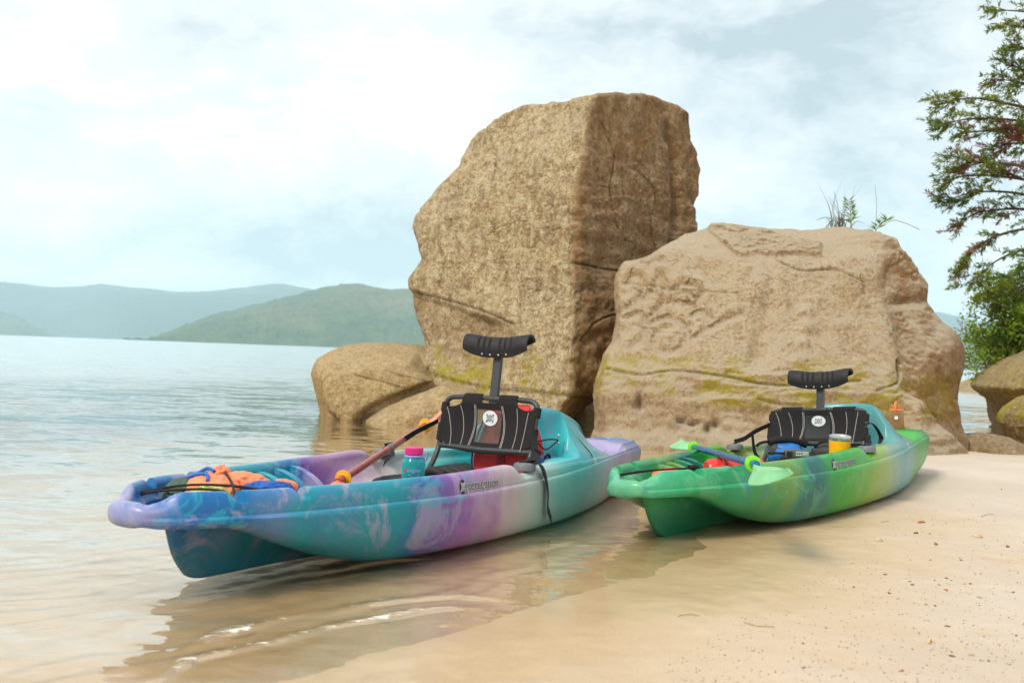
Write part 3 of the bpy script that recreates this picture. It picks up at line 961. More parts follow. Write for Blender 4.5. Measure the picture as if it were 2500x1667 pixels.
m_low = rock_mat('low_boulder_stone', (0.68, 0.52, 0.345), (0.57, 0.395, 0.22), (0.33, 0.205, 0.105), (0.30, 0.42, 0.62, 0.80), 0.95, dust=0.95, stain=0.3, grain=0.7, dustcol=(0.64, 0.53, 0.385))
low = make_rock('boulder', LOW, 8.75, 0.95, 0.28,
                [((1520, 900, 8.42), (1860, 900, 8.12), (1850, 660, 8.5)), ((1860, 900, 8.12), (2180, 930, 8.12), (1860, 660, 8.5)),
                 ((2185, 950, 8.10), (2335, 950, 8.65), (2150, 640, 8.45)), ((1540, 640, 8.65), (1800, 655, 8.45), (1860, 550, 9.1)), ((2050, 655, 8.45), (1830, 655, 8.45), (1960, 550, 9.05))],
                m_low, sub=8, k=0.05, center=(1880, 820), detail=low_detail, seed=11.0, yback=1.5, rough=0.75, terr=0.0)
tag(low, 'low wide sandy boulder with worn swirling carvings, yellow lichen band and grass on top', 'boulder')

# cracked rock in the water at the left -------------------------------
m_slab = rock_mat('slab_stone', (0.66, 0.49, 0.275), (0.57, 0.385, 0.185), (0.32, 0.19, 0.085), (0.15, 0.3, 0.6, 0.9), 0.08, dust=0.2, stain=0.25, grain=0.75)
z7 = lambda x, y: (x * 0.4507, 660 + y * 0.4507)
crk = empty('cracked_rock', (at(900, 1020, 10.0)[0], 10.4, 0))
tag(crk, 'cracked rock slabs lying in the water left of the tall boulder', 'rock')


def slab(pts, yc, D, R, planes, center, sub=6, seed=0.0, detail=None, base=-0.5, rough=0.5):
    o = make_rock('rock_slab', pts, yc, D, R, planes, m_slab, sub=sub, k=0.05, center=center, seed=seed, detail=detail, base_z=base, rough=rough)
    M = o.matrix_basis.copy()
    o.parent = crk
    o.location = Vector(o.location) - crk.location
    return o


slab([z7(1760, 770), z7(1728, 660), z7(1704, 560), z7(1712, 520), z7(1740, 465), z7(1810, 425), z7(1870, 400), z7(1960, 390), z7(2110, 388), z7(2270, 398), z7(2420, 450), z7(2450, 700)], 11.3, 0.9, 0.30, [], (930, 880), seed=1.0)
slab([z7(1775, 770), z7(1722, 640), z7(1712, 565), z7(1735, 505), z7(1800, 468), z7(1870, 452), z7(2050, 446), z7(2150, 440), z7(2265, 446), z7(2330, 520), z7(2450, 720)], 10.75, 0.62, 0.22, [], (930, 930), seed=4.0)
slab([z7(1852, 812), z7(1800, 770), z7(1770, 680), z7(1764, 610), z7(1790, 572), z7(1840, 542), z7(1920, 524), z7(2010, 516), z7(2130, 510), z7(2210, 514), z7(2290, 550), z7(2345, 592), z7(2335, 612), z7(2240, 655), z7(2150, 690), z7(2070, 730), z7(2020, 770), z7(1985, 812)], 10.35, 0.55, 0.20,
     [((820, 960, 9.95), (960, 930, 10.0), (900, 1010, 9.9))], (890, 955), sub=7, seed=7.0,
     detail=lambda P, N, px, py, fr: N * (groove(px, py, [curve2([z7(1880, 545), z7(1960, 580), z7(2060, 600), z7(2180, 640)]), curve2([z7(2090, 540), z7(2170, 570), z7(2240, 585), z7(2320, 600)])], 2.2, 0.018) * fr)[:, None])
slab([z7(1975, 815), z7(2020, 782), z7(2090, 738), z7(2200, 690), z7(2330, 640), z7(2420, 600), z7(2560, 640), z7(2700, 760), z7(2720, 860)], 10.15, 0.55, 0.24, [], (1040, 985), seed=9.0)

# rocks on the right shore ---------------------------------------------
m_shore = rock_mat('shore_stone', (0.42, 0.315, 0.18), (0.34, 0.225, 0.11), (0.19, 0.12, 0.06), (0.2, 0.35, 0.75, 1.0), 0.35, dust=0.25)
m_shore_y = rock_mat('lichen_stone', (0.44, 0.335, 0.18), (0.36, 0.24, 0.11), (0.22, 0.14, 0.07), (0.12, 0.26, 0.9, 1.2), 0.95, dust=0.2)
r1 = make_rock('shore_rock', [(2484, 1075), (2468, 1030), (2462, 990), (2436, 968), (2416, 945), (2434, 918), (2466, 888), (2504, 862), (2536, 846), (2596, 828), (2716, 850), (2796, 960), (2796, 1090)], 12.6, 1.3, 0.5,
               [((2390, 950, 12.0), (2500, 900, 11.6), (2500, 850, 12.5)), ((2430, 1000, 12.3), (2500, 960, 11.6), (2390, 950, 12.0))], m_shore, sub=6, center=(2560, 960), seed=21.0, rough=1.3)
tag(r1, 'brown overhanging rock on the right shore under the green shrub', 'rock')
r2 = make_rock('shore_rock', [(2502, 1105), (2486, 1070), (2474, 1040), (2480, 1012), (2500, 985), (2530, 962), (2590, 945), (2670, 980), (2710, 1060), (2710, 1120)], 9.6, 0.8, 0.35,
               [((2460, 1040, 9.2), (2560, 1030, 8.9), (2530, 960, 9.5))], m_shore_y, sub=6, center=(2560, 1040), seed=25.0)
tag(r2, 'rounded rock with yellow lichen at the right edge of the beach', 'rock')
r3 = make_rock('shore_rock', [(2337, 1122), (2338, 1095), (2352, 1074), (2378, 1060), (2410, 1060), (2440, 1065), (2470, 1078), (2500, 1092), (2530, 1122)], 8.75, 0.45, 0.16, [], m_shore, sub=6, center=(2420, 1100), seed=29.0, base_z=-0.3, rough=0.8)
tag(r3, 'low brown rock on the sand beside the low wide boulder', 'rock')
r4 = make_rock('shore_rock', [(2334, 958), (2345, 945), (2366, 930), (2395, 917), (2440, 915), (2460, 958)], 33.0, 1.4, 0.5, [], m_shore, sub=5, center=(2400, 945), seed=33.0, rough=0.9)
tag(r4, 'small dark rock at the water edge behind the overhanging rock', 'rock')

gap = make_rock('boulder', [(1330, 1060), (1335, 960), (1370, 900), (1440, 880), (1500, 900), (1520, 1060)], 12.9, 0.5, 0.25, [], m_tall, sub=5, center=(1430, 970), seed=41.0)
tag(gap, 'dark rock at the back of the narrow gap between the tall and the low boulder', 'boulder')
# ------------------------------------------------------------------ kayaks
def pchip(xk, yk):
    xk = np.array(xk, float); yk = np.array(yk, float)
    h_ = np.diff(xk); dl = np.diff(yk) / h_
    m_ = np.zeros_like(yk)
    m_[0], m_[-1] = dl[0], dl[-1]
    for i in range(1, len(xk) - 1):
        if dl[i - 1] * dl[i] > 0:
            w1, w2 = 2 * h_[i] + h_[i - 1], h_[i] + 2 * h_[i - 1]
            m_[i] = (w1 + w2) / (w1 / dl[i - 1] + w2 / dl[i])

    def f(x):
        x = np.clip(x, xk[0], xk[-1])
        i = np.clip(np.searchsorted(xk, x) - 1, 0, len(xk) - 2)
        t_ = (x - xk[i]) / h_[i]
        return yk[i] * (1 + 2 * t_) * (1 - t_) ** 2 + m_[i] * h_[i] * t_ * (1 - t_) ** 2 + yk[i + 1] * t_ ** 2 * (3 - 2 * t_) + m_[i + 1] * h_[i] * t_ ** 2 * (t_ - 1)
    return f


def tab(d):
    k = sorted(d)
    return pchip(k, [d[x] for x in k])


KL = 3.60
HW = tab({0: 0.0002, .0005: .0125, .0012: .0194, .0024: .0274, .004: .035, .006: .042, .009: .051, .0125: .0595, .02: .072, .03: .084, .06: .104, .1: .126, .14: .152, .2: .187, .29: .236, .5: .297, .9: .372, 1.25: .412, 1.6: .427, 1.9: .418, 2.3: .370, 2.5: .332, 2.7: .294, 3.0: .240, 3.25: .194, 3.42: .156, 3.53: .112, 3.575: .075, 3.595: .03, 3.6: .001})
ZG = tab({0: .254, .06: .257, .1: .264, .135: .284, .16: .292, .3: .293, .7: .292, 1.1: .294, 1.4: .301, 1.53: .306, 1.585: .300, 1.63: .275, 1.665: .262, 1.71: .266, 1.78: .284, 1.85: .290, 2.2: .292, 2.5: .292, 2.75: .278, 2.9: .258, 2.98: .256, 3.05: .270, 3.11: .298, 3.4: .301, 3.52: .295, 3.6: .25})
ZS = tab({0: .228, .1: .222, .3: .224, .7: .222, 1.2: .222, 1.7: .232, 2.3: .245, 2.8: .258, 3.2: .266, 3.45: .262, 3.6: .21})
ZK = tab({0: .190, .2: .184, .212: .180, .222: .150, .230: .118, .242: .088, .258: .062, .28: .036, .30: .016, .33: .004, .38: 0, 2.9: 0, 3.2: .012, 3.4: .035, 3.5: .07, 3.57: .12, 3.6: .19})
WK = tab({0: .001, .2: .010, .3: .012, .6: .022, .9: .05, 1.3: .10, 2.3: .10, 3.0: .05, 3.4: .015, 3.6: .001})
YT = tab({0: .004, .1: .03, .2: .045, .25: .052, .4: .062, .6: .080, .72: .095, .86: .125, 1.0: .16, 1.5: .19, 2.3: .18, 3.0: .10, 3.4: .05, 3.6: .002})
ZT = tab({0: .193, .2: .188, .26: .184, .36: .172, .44: .150, .52: .124, .6: .092, .7: .056, .8: .026, .88: .012, 1.0: .004, 2.3: .004, 3.0: .008, 3.3: .04, 3.5: .09, 3.6: .19})
YC = tab({0: .0002, .0012: .017, .006: .037, .0125: .052, .03: .074, .1: .112, .2: .168, .28: .196, .36: .206, .45: .216, .6: .225, .75: .262, .9: .300, 1.2: .340, 1.6: .360, 2.0: .350, 2.5: .290, 3.0: .185, 3.4: .095, 3.6: .003})
ZC = tab({0: .190, .2: .188, .28: .182, .36: .158, .44: .126, .52: .096, .62: .062, .72: .036, .82: .020, .92: .013, 1.1: .010, 1.6: .012, 2.2: .016, 2.8: .03, 3.2: .06, 3.45: .11, 3.6: .20})
ZF = tab({0: .256, .05: .263, .066: .258, .085: .236, .105: .220, .14: .210, .3: .205, .42: .185, .55: .145, .70: .105, .85: .09, 1.28: .085, 1.36: .16, 1.42: .175, 1.6: .180, 3.6: .18})
CR = tab({0: .4, 2.1: .515, 2.3: .498, 2.45: .464, 2.6: .412, 2.72: .354, 2.84: .296, 2.92: .262, 3.0: .258, 3.06: .276, 3.11: .302, 3.16: .306, 3.3: .306, 3.44: .303, 3.52: .296, 3.58: .270, 3.6: .235})
NOTCH = (.300, .512)


def hull_half(s):
    hw = float(HW(s)); zg = float(ZG(s)); zs = float(ZS(s)); zk = float(ZK(s)); zc = float(ZC(s)); zt = float(ZT(s))
    yc = min(float(YC(s)), hw * .90); yt = min(float(YT(s)), yc * .8); wk = min(float(WK(s)), yt * .8)
    zf = float(ZF(s)); cr = float(CR(s))
    e = min(1.0, math.sqrt(max(0, 1 - (1 - min(s, .034) / .034) ** 2)))          # round the bow rim in profile
    e2 = min(1.0, math.sqrt(max(0, 1 - (1 - min(KL - s, .05) / .05) ** 2)))
    drop = 0.0
    for nn in NOTCH:
        if nn - .035 < s <= nn: drop = max(drop, (s - nn + .035) / .035 * .024)
        elif nn < s < nn + .016: drop = max(drop, .027)
    rim = .055 if s < 1.86 else .055 + .06 * float(sstep(1.86, 2.1, s))
    wi = max(hw - rim - .022, hw * .25)
    ck = [(hw - .003, zs - .010), (hw - .010, zs - .001), (hw - .010, zs + .006), (hw - .013, zs + .5 * (zg - zs)), (hw - .022, zg - .012 - drop * .8), (hw - .036, zg - drop), (max(hw - rim, hw * .4), zg - .001 - drop),
          (max(hw - rim - .014, hw * .32), max(zg - .014 - drop * .6, min(zf, zg))), (wi, max(zg - .04 - drop * .3, zf)), (wi - .022 if wi > .06 else wi * .7, max(zf, min(zf + .05, zg - .06))), (wi * .80, zf + .004), (wi * .55, zf), (wi * .25, zf), (0, zf)]
    up = max(0.0, cr - zg)
    q0 = 1 - .45 * float(sstep(2.9, 3.1, s))
    well = .035 * float(sstep(2.82, 2.92, s)) * (1 - float(sstep(3.02, 3.10, s)))
    hp = [(hw - .003, zs - .010), (hw - .010, zs - .001), (hw - .010, zs + .006), (hw - .014, zs + .4 * (zg - zs)), (hw - .020, zg - .02), (hw - .040, zg + .06 * up), (hw - .070 * q0, zg + .24 * up),
          (hw - .100 * q0, zg + .44 * up), (hw - .132 * q0, zg + .64 * up), (hw - .165 * q0, zg + .82 * up), (max(hw - .21 * q0, .5 * hw), zg + .94 * up), (hw * .36, cr + .002 - well), (hw * .2, cr + .006 - well), (0, cr + .006 - well)]
    cup = float(sstep(3.185, 3.205, s)) * (1 - float(sstep(3.335, 3.355, s)))
    if cup > 0:
        hp[-1] = (0, hp[-1][1] - .055 * cup); hp[-2] = (hp[-2][0] * 1.5, hp[-2][1] - .055 * cup)
    if s > 3.4:
        q = float(sstep(3.4, 3.55, s))
        hp = [(a * (1 - q) + min(a, hw * (1 - .09 * i)) * q, b) for i, (a, b) in enumerate(hp)]
    kk = min(1.0, hw / .115)
    ck = [(hw - (hw - a) * kk if hw - a < .06 else a, b) for a, b in ck]
    t_ = float(sstep(2.24, 2.315, s))
    top = [(max(0, a[0] * (1 - t_) + b[0] * t_), a[1] * (1 - t_) + b[1] * t_) for a, b in zip(ck, hp)]
    bot = [(0, zk), (wk, zk + .001), (wk + .25 * (yt - wk), zk + .30 * (zt - zk)), (wk + .55 * (yt - wk), zk + .72 * (zt - zk)), (yt, zt), (yt + .5 * (yc - yt), zt + .45 * (zc - zt) + .004), (yc, zc), (yc + (hw - yc) * .55, zc + .16 * (zs - zc)), (yc + (hw - yc) * .86, zc + .45 * (zs - zc)), (hw * .995, zc + .8 * (zs - zc))]
    pts = bot + top
    zm = .226
    qn = 1 - float(sstep(.015, .085, s))
    if qn > 0:                                   # plain rounded tube at the nose
        n_ = len(pts)
        for i in range(n_):
            ph = -math.pi / 2 + math.pi * i / (n_ - 1)
            cy_, sy_ = math.cos(ph), math.sin(ph)
            ty = hw * max(0.0, cy_) ** .62
            tz = zm + (.034 if sy_ > 0 else .038) * math.copysign(abs(sy_) ** .75, sy_)
            pts[i] = (pts[i][0] * (1 - qn) + ty * qn, pts[i][1] * (1 - qn) + tz * qn)
    return [(y if y > 0 else 0.0, zm + (z - zm) * e if e < 1 else (.25 + (z - .25) * e2 if e2 < 1 else z)) for y, z in pts]


_hs = np.unique(np.round(np.concatenate([np.array([0, .0005, .0012, .0024, .004, .006, .009, .0125, .016]), np.arange(.02, .36, .006), np.arange(.36, .70, .008), np.arange(.70, 1.5, .02), np.arange(1.5, 1.9, .012), np.arange(1.9, 2.2, .02), np.arange(2.2, 2.36, .006),
                                 np.arange(2.36, 3.16, .02), np.arange(3.16, 3.37, .01), np.arange(3.37, 3.5, .02), np.arange(3.5, 3.6, .006), np.array([.299, .3005, .317, .315, .511, .5125, .529, .527, 3.596, 3.5985, 3.6])]), 4))
NSUB = 4


def hull_geom():
    rows = []
    for s in _hs:
        h_ = hull_half(s)
        sm = spline([(0, y, z) for y, z in h_], NSUB)
        half = np.array([[p.y, p.z] for p in sm])
        half[:, 0] = np.maximum(half[:, 0], 0); half[0, 0] = half[-1, 0] = 0
        m_ = len(half)
        full = np.concatenate([half, (half * [-1, 1])[::-1][1:-1]])
        idx = np.concatenate([np.arange(m_), np.arange(m_)[::-1][1:-1]]) / (m_ - 1)
        ss = np.full(len(full), s)
        # the wall behind the seat is hollowed out: push its middle back
        bump_ = sstep(2.18, 2.26, s) * (1 - sstep(2.5, 2.75, s))
        inner = idx > .62
        ss = ss + np.where(inner, bump_ * .13 * np.clip(1 - (full[:, 0] / max(HW(s), .01) / .72) ** 2, 0, 1), 0)
        if s < .36: ss = ss + .05 * (1 - s / .36) ** 2
        rows.append(np.stack([ss, full[:, 0], full[:, 1]], -1))
    A = np.stack(rows)
    return A.reshape(-1, 3), A.shape[0], A.shape[1]


HULL_V, HULL_NU, HULL_NV = hull_geom()


def hull_mat(name, stops, swirl_a, swirl_b, mott=0.5, seed=0.0, dark=.68, low=(.01, .15, .20), sat=.25):
    m, g = new_mat(name)
    o = g.obj()
    ox, oy, oz = g.sep(o)
    w = g.noise(g.v('ADD', o, (seed, seed, 0)), 2.6, 5, 0.62, dist=0.6)
    w2 = g.noise(g.v('ADD', o, (seed + 4, 0, 0)), 4.6, 7, 0.68, dist=0.9)
    u = g.m('ADD', g.m('DIVIDE', ox, KL), g.m('MULTIPLY', g.m('SUBTRACT', w, 0.5), 0.17))
    u = g.m('ADD', u, g.m('MULTIPLY', g.m('SUBTRACT', oz, 0.15), -0.06))
    u = g.m('ADD', u, g.m('MULTIPLY', g.m('SUBTRACT', w2, 0.5), 0.035))
    col = g.ramp(u, [(p / KL, tuple(min(1, max(0, (x - sat * sum(c) / 3) / (1 - sat)) * dark) for x in c)) for p, c in stops])
    pa = g.mapr(w2, 0.50, 0.62, 0, 1, True)
    near_bow = g.mapr(ox, 1.0, 1.6, mott, mott * 0.25)
    col = g.mix(g.m('MULTIPLY', pa, near_bow), col, swirl_a)
    w3 = g.noise(g.v('ADD', o, (seed + 9, 3, 0)), 4.2, 6, 0.7, dist=1.5)
    pb = g.mapr(w3, 0.57, 0.64, 0, 1, True)
    col = g.mix(g.m('MULTIPLY', pb, g.m('MULTIPLY', near_bow, 0.8)), col, swirl_b)
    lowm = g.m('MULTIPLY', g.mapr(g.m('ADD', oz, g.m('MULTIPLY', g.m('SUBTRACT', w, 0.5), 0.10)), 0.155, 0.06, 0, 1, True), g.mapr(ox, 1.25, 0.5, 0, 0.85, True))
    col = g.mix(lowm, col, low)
    spk = g.noise(o, 260, 2, 0.6)
    col = g.mix(g.mapr(spk, 0.55, 0.75, 0, 0.06), col, (0.75, 0.8, 0.85))
    scr = g.noise(g.scale(o, (1.0, 8, 14)), 9, 5, 0.7)
    rough = g.m('ADD', g.mapr(spk, 0.3, 0.7, 0.27, 0.38), g.mapr(scr, 0.55, 0.75, 0, 0.16))
    nb = g.bump(g.noise(o, 90, 3, 0.6), 0.10, 0.004, g.bump(g.noise(o, 7, 2), 0.12, 0.02))
    g.out(g.bsdf(col, rough, nb, 0.5, **{'Subsurface Weight': 0.12, 'Subsurface Radius': (0.02, 0.02, 0.02), 'Subsurface Scale': 0.3}))
    return m


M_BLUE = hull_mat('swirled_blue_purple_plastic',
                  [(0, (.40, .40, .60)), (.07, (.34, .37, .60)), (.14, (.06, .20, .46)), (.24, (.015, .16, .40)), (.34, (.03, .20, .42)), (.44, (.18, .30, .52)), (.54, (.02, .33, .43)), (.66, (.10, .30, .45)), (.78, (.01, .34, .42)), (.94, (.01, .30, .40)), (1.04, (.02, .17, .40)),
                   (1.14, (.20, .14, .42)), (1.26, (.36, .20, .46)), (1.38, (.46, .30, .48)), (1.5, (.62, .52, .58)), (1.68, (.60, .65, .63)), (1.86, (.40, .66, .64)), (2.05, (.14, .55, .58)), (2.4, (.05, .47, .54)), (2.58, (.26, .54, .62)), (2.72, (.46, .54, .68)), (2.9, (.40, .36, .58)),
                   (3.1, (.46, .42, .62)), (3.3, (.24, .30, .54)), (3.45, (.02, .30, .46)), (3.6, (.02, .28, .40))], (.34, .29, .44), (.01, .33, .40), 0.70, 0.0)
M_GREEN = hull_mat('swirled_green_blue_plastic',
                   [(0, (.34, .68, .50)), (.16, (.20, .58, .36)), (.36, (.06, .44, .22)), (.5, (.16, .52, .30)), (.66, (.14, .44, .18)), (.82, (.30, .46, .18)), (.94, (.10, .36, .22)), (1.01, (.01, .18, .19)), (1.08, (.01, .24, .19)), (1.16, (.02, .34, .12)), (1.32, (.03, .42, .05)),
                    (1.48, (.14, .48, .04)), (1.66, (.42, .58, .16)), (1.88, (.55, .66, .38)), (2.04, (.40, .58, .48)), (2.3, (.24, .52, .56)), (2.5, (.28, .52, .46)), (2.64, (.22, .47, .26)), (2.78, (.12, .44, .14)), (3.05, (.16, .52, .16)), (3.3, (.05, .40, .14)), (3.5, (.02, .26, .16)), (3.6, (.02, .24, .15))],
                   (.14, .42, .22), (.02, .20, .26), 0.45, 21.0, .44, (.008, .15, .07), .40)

M_BLACK = plain('black_webbing', (.012, .012, .013), 0.75, 0.1, 300, 0.3, 0.3)
M_FABRIC = plain('black_seat_fabric', (.020, .019, .020), 0.9, 0.12, 500, 0.5, 0.2)
M_PAD = plain('black_foam_cover', (.016, .015, .016), 0.62, 0.1, 120, 0.15, 0.35)
M_TUBE = plain('dark_grey_tube', (.035, .036, .038), 0.42, 0.05, 80, 0.0, 0.5)
M_THREAD = plain('white_thread', (.62, .60, .58), 0.8)
M_STEEL = plain('bare_steel', (.66, .66, .66), 0.38, 0.03, 60, 0, 0.5, 1.0)
M_GREYPL = plain('grey_plastic', (.12, .13, .14), 0.45)
M_DKPRINT = plain('black_print', (.012, .010, .012), 0.5)
M_PALEPRINT = plain('pale_print', (.62, .66, .68), 0.5)
M_WHITEPRINT = plain('white_print', (.72, .74, .74), 0.5)
M_BROWNPRINT = plain('brown_print', (.035, .012, .006), 0.45)
M_CORD = plain('black_cord', (.016, .015, .014), 0.7, 0.15, 400, 0.3, 0.3)
mw, g = new_mat('clear_smoked_window')
g.out(g.n('ShaderNodeMixShader', {0: 0.25, 1: g.n('ShaderNodeBsdfTransparent', {0: (.80, .80, .78, 1)}), 2: g.bsdf((.16, .15, .14), 0.25, None, 0.5)}))
M_WINDOW = mw
mw, g = new_mat('dark_mesh_window')
g.out(g.n('ShaderNodeMixShader', {0: 0.72, 1: g.n('ShaderNodeBsdfTransparent', {0: (.7, .7, .7, 1)}), 2: g.bsdf((.03, .03, .032), 0.6, None, 0.3)}))
M_WINDOW_DK = mw


def text_mesh(body, size, shear=0.0):
    cu = bpy.data.curves.new('txt', 'FONT')
    cu.body = body; cu.size = size; cu.shear = shear; cu.resolution_u = 3
    to = bpy.data.objects.new('txt', cu)
    me = to.to_mesh()
    V = np.array([v.co[:2] for v in me.vertices]); F = [tuple(p.vertices) for p in me.polygons]
    to.to_mesh_clear()
    bpy.data.objects.remove(to); bpy.data.curves.remove(cu)
    return V, F


def stroke2(pts, w, closed=False):
    """flat ribbon of width w along 2D points -> (V,F)"""
    P = np.array(pts, float)
    if closed: P = np.concatenate([P, P[:1]])
    T = np.gradient(P, axis=0)
    T /= np.linalg.norm(T, axis=1)[:, None] + 1e-12
    Nn = np.stack([-T[:, 1], T[:, 0]], -1)
    ww = np.asarray(w) / 2 * np.ones(len(P))
    V = np.concatenate([P + Nn * ww[:, None], P - Nn * ww[:, None]])
    n = len(P)
    return V, [(i, i + 1, n + i + 1, n + i) for i in range(n - 1)]


def flat_poly(pts):
    return np.array(pts, float), [tuple(range(len(pts)))]


def merge2(items):
    V = []; F = []
    b = 0
    for v, f in items:
        V.append(v); F += [tuple(b + i for i in fc) for fc in f]; b += len(v)
    return np.concatenate(V), F


def c2(pts, n=6): return [(p.x, p.y) for p in spline([(a, b, 0) for a, b in pts], n)]


def emblem2(sz):
    """three curved blades, the middle one with an eye"""
    L_ = c2([(-.50, .62), (-.30, .42), (-.14, .0), (-.34, -.42), (-.62, -.58), (-.46, -.28), (-.42, .05), (-.46, .4), (-.50, .62)])
    R_ = c2([(.62, .62), (.36, .40), (.18, -.02), (.34, -.40), (.44, -.62), (.52, -.25), (.50, .05), (.54, .38), (.62, .62)])
    M_ = c2([(.06, .56), (.17, .22), (.16, -.10), (-.02, -.52), (-.12, -.16), (-.10, .2), (.06, .56)])
    it = [stroke2(np.array(q) * sz, .085 * sz) for q in (L_, R_, M_)]
    a = np.linspace(0, 2 * math.pi, 11)[:-1]
    it.append(flat_poly(np.stack([.03 + .06 * np.cos(a), .02 + .07 * np.sin(a)], -1) * sz))
    return it


def make_kayak(name, mat, label, cat, loc, rot, group):
    root = empty(name, loc, rot)
    tag(root, label, cat, group)
    hull = grid_mesh('hull', HULL_V, HULL_NU, HULL_NV, mat, root, close_v=True)
    hull.data.set_sharp_from_angle(angle=math.radians(60))
    sa = hull.data.attributes.get('sharp_edge')
    if sa:
        ne = len(hull.data.edges); sh = np.zeros(ne, bool); sa.data.foreach_get('value', sh)
        ev = np.zeros(ne * 2, np.int32); hull.data.edges.foreach_get('vertices', ev)
        sh &= HULL_V[ev.reshape(-1, 2)[:, 0], 0] > .16
        sa.data.foreach_set('value', sh)
    bvh = BVHTree.FromObject(hull, bpy.context.evaluated_depsgraph_get()) if False else BVHTree.FromPolygons([tuple(v) for v in HULL_V.tolist()], [tuple(p.vertices) for p in hull.data.polygons])

    def decal(nm, items, s0, z0, ang, m, parent=hull, off=.0016, slant=None):
        """flat print laid on the near side of the hull; 2D x runs along the hull, y up"""
        V, F = merge2(items)
        c_, s_ = math.cos(ang), math.sin(ang)
        out = []
        for x, y in V:
            q = (s0 + x * c_ - y * s_, z0 + x * s_ + y * c_)
            hit = bvh.ray_cast(Vector((q[0], -1.2, q[1])), Vector((0, 1, 0)))
            p, n = (hit[0], hit[1]) if hit[0] is not None else (Vector((q[0], -float(HW(q[0])), q[1])), Vector((0, -1, 0)))
            out.append(p + n * off * (1 if n.y < 0 else -1))
        return mesh_obj(nm, out, F, m, parent, smooth=False)

    # maker's word and badge below the near gunwale
    V, F = text_mesh('perception', .052)
    V = V * np.array([.88, 1.0])
    vx = V[:, 0].max()
    V2, F2 = text_mesh('perception', .052)
    outl = []
    for dx, dy in ((-1, 0), (1, 0), (0, -1), (0, 1)):
        outl.append((V + np.array([dx, dy]) * .0022 + [.042, -.012], F))
    decal('wordmark_outline', outl, 1.205, .244, .004, M_PALEPRINT, off=.0012)
    decal('wordmark', [(V + [.042, -.012], F)], 1.205, .244, .004, M_BROWNPRINT, off=.0022)
    a = np.linspace(0, 2 * math.pi, 19)[:-1]
    decal('badge', [flat_poly(np.stack([.018 + .019 * np.cos(a), .003 + .027 * np.sin(a)], -1))], 1.205, .244, 0, M_DKPRINT, off=.0014)
    decal('badge_emblem', [(v * np.array([.9, 1.1]) + [.018, .003], f) for v, f in emblem2(.026)], 1.205, .244, 0, M_PALEPRINT, off=.0026)

    # winged logo on the shoulder
    outer = c2([(-.070, .120), (-.062, .095), (-.050, .050), (-.045, .0), (-.030, -.045), (-.018, -.078), (.0, -.098), (.010, -.080), (.012, -.060), (.030, -.085), (.050, -.095), (.058, -.070), (.050, -.040), (.030, .0), (.0, .045), (-.035, .090), (-.070, .120)])
    lean = np.array([[.62, 0], [0, .80]])
    decal('logo_outline', [stroke2(np.array(outer) @ lean, .0045)], 2.47, .322, 0, M_WHITEPRINT)
    wing = [flat_poly([(-.062, .105), (-.052, .085), (-.012, .035), (-.020, .032), (-.046, .068)]), flat_poly([(-.045, .052), (-.030, .045), (.004, .008), (-.004, -.004), (-.022, .010), (-.036, .030)]),
            flat_poly([(-.034, .012), (-.018, .008), (.012, -.020), (.006, -.032), (-.016, -.026), (-.030, -.012)]), flat_poly([(-.016, -.032), (.006, -.036), (.012, -.046), (.002, -.058), (-.008, -.078), (-.014, -.074)])]
    decal('logo_wing', [(v @ lean, f) for v, f in wing], 2.47, .322, 0, M_DKPRINT, off=.0024)
    V, F = text_mesh('Hang Time', .021, .2)
    an = -1.02
    R2 = np.array([[math.cos(an), math.sin(an)], [-math.sin(an), math.cos(an)]])
    decal('logo_lettering', [((V @ R2 + [-.008, .052]) @ lean, F)], 2.47, .322, 0, M_WHITEPRINT, off=.002)

    # moulded foot rests: four fins on each inner wall
    for sgn in (1, -1):
        for i in range(4):
            s0 = .77 + i * .10
            wi = float(HW(s0)) - .070
            prof = []
            for k in range(11):
                t_ = k / 10
                prof.append((wi - .19 * math.sin(t_ * math.pi / 2) ** 1.25, .09 + (.172 + .004 * i) * math.cos(t_ * math.pi / 2) ** .8))
            prof = [(wi + .02, .09), (wi + .02, .262 + .004 * i)] + prof
            n_ = len(prof)
            sw = lambda y: .10 * (wi - y)
            Vv = [(s0 + sw(y) - .004, sgn * y, z) for y, z in prof] + [(s0 + sw(y) + .026, sgn * y, z) for y, z in prof]
            Ff = [tuple(range(n_)), tuple(range(2 * n_ - 1, n_ - 1, -1))] + [(k, (k + 1) % n_, n_ + (k + 1) % n_, n_ + k) for k in range(n_)]
            MB().add(Vv, Ff).build('foot_rest', mat, root, sharp=35)
    # cleats: black pegs in the rim notches, grey swivel grips behind the saddle
    for sgn in (1, -1):
        for nn in NOTCH:
            y = sgn * (float(HW(nn)) - .034)
            MB().box((nn + .001, y, .252), (.018, .026, .012), .004).build('cord_cleat', M_BLACK, root)
        mb = MB()
        y = sgn * .368
        mb.lathe([(.0, .020), (.030, .020), (.043, .014), (.047, .004), (.047, -.012), (.0, -.012)], (1.725, y, .284), 24)
        kn = mb.build('strap_anchor', M_GREYPL, root)
        MB().box((1.725, y, .306), (.05, .014, .008), .003, (0, 0, .5 * sgn)).build('anchor_slot', M_BLACK, kn)
    # cup holder hole in the stern block
    a = np.linspace(0, 2 * math.pi, 29)[:-1]
    ring = [(3.27 + .080 * math.cos(q), .075 * math.sin(q), .306) for q in a]
    MB().tube(ring, .0075, 8, closed=True).build('cup_rim', mat, root)
    return root, hull, bvh


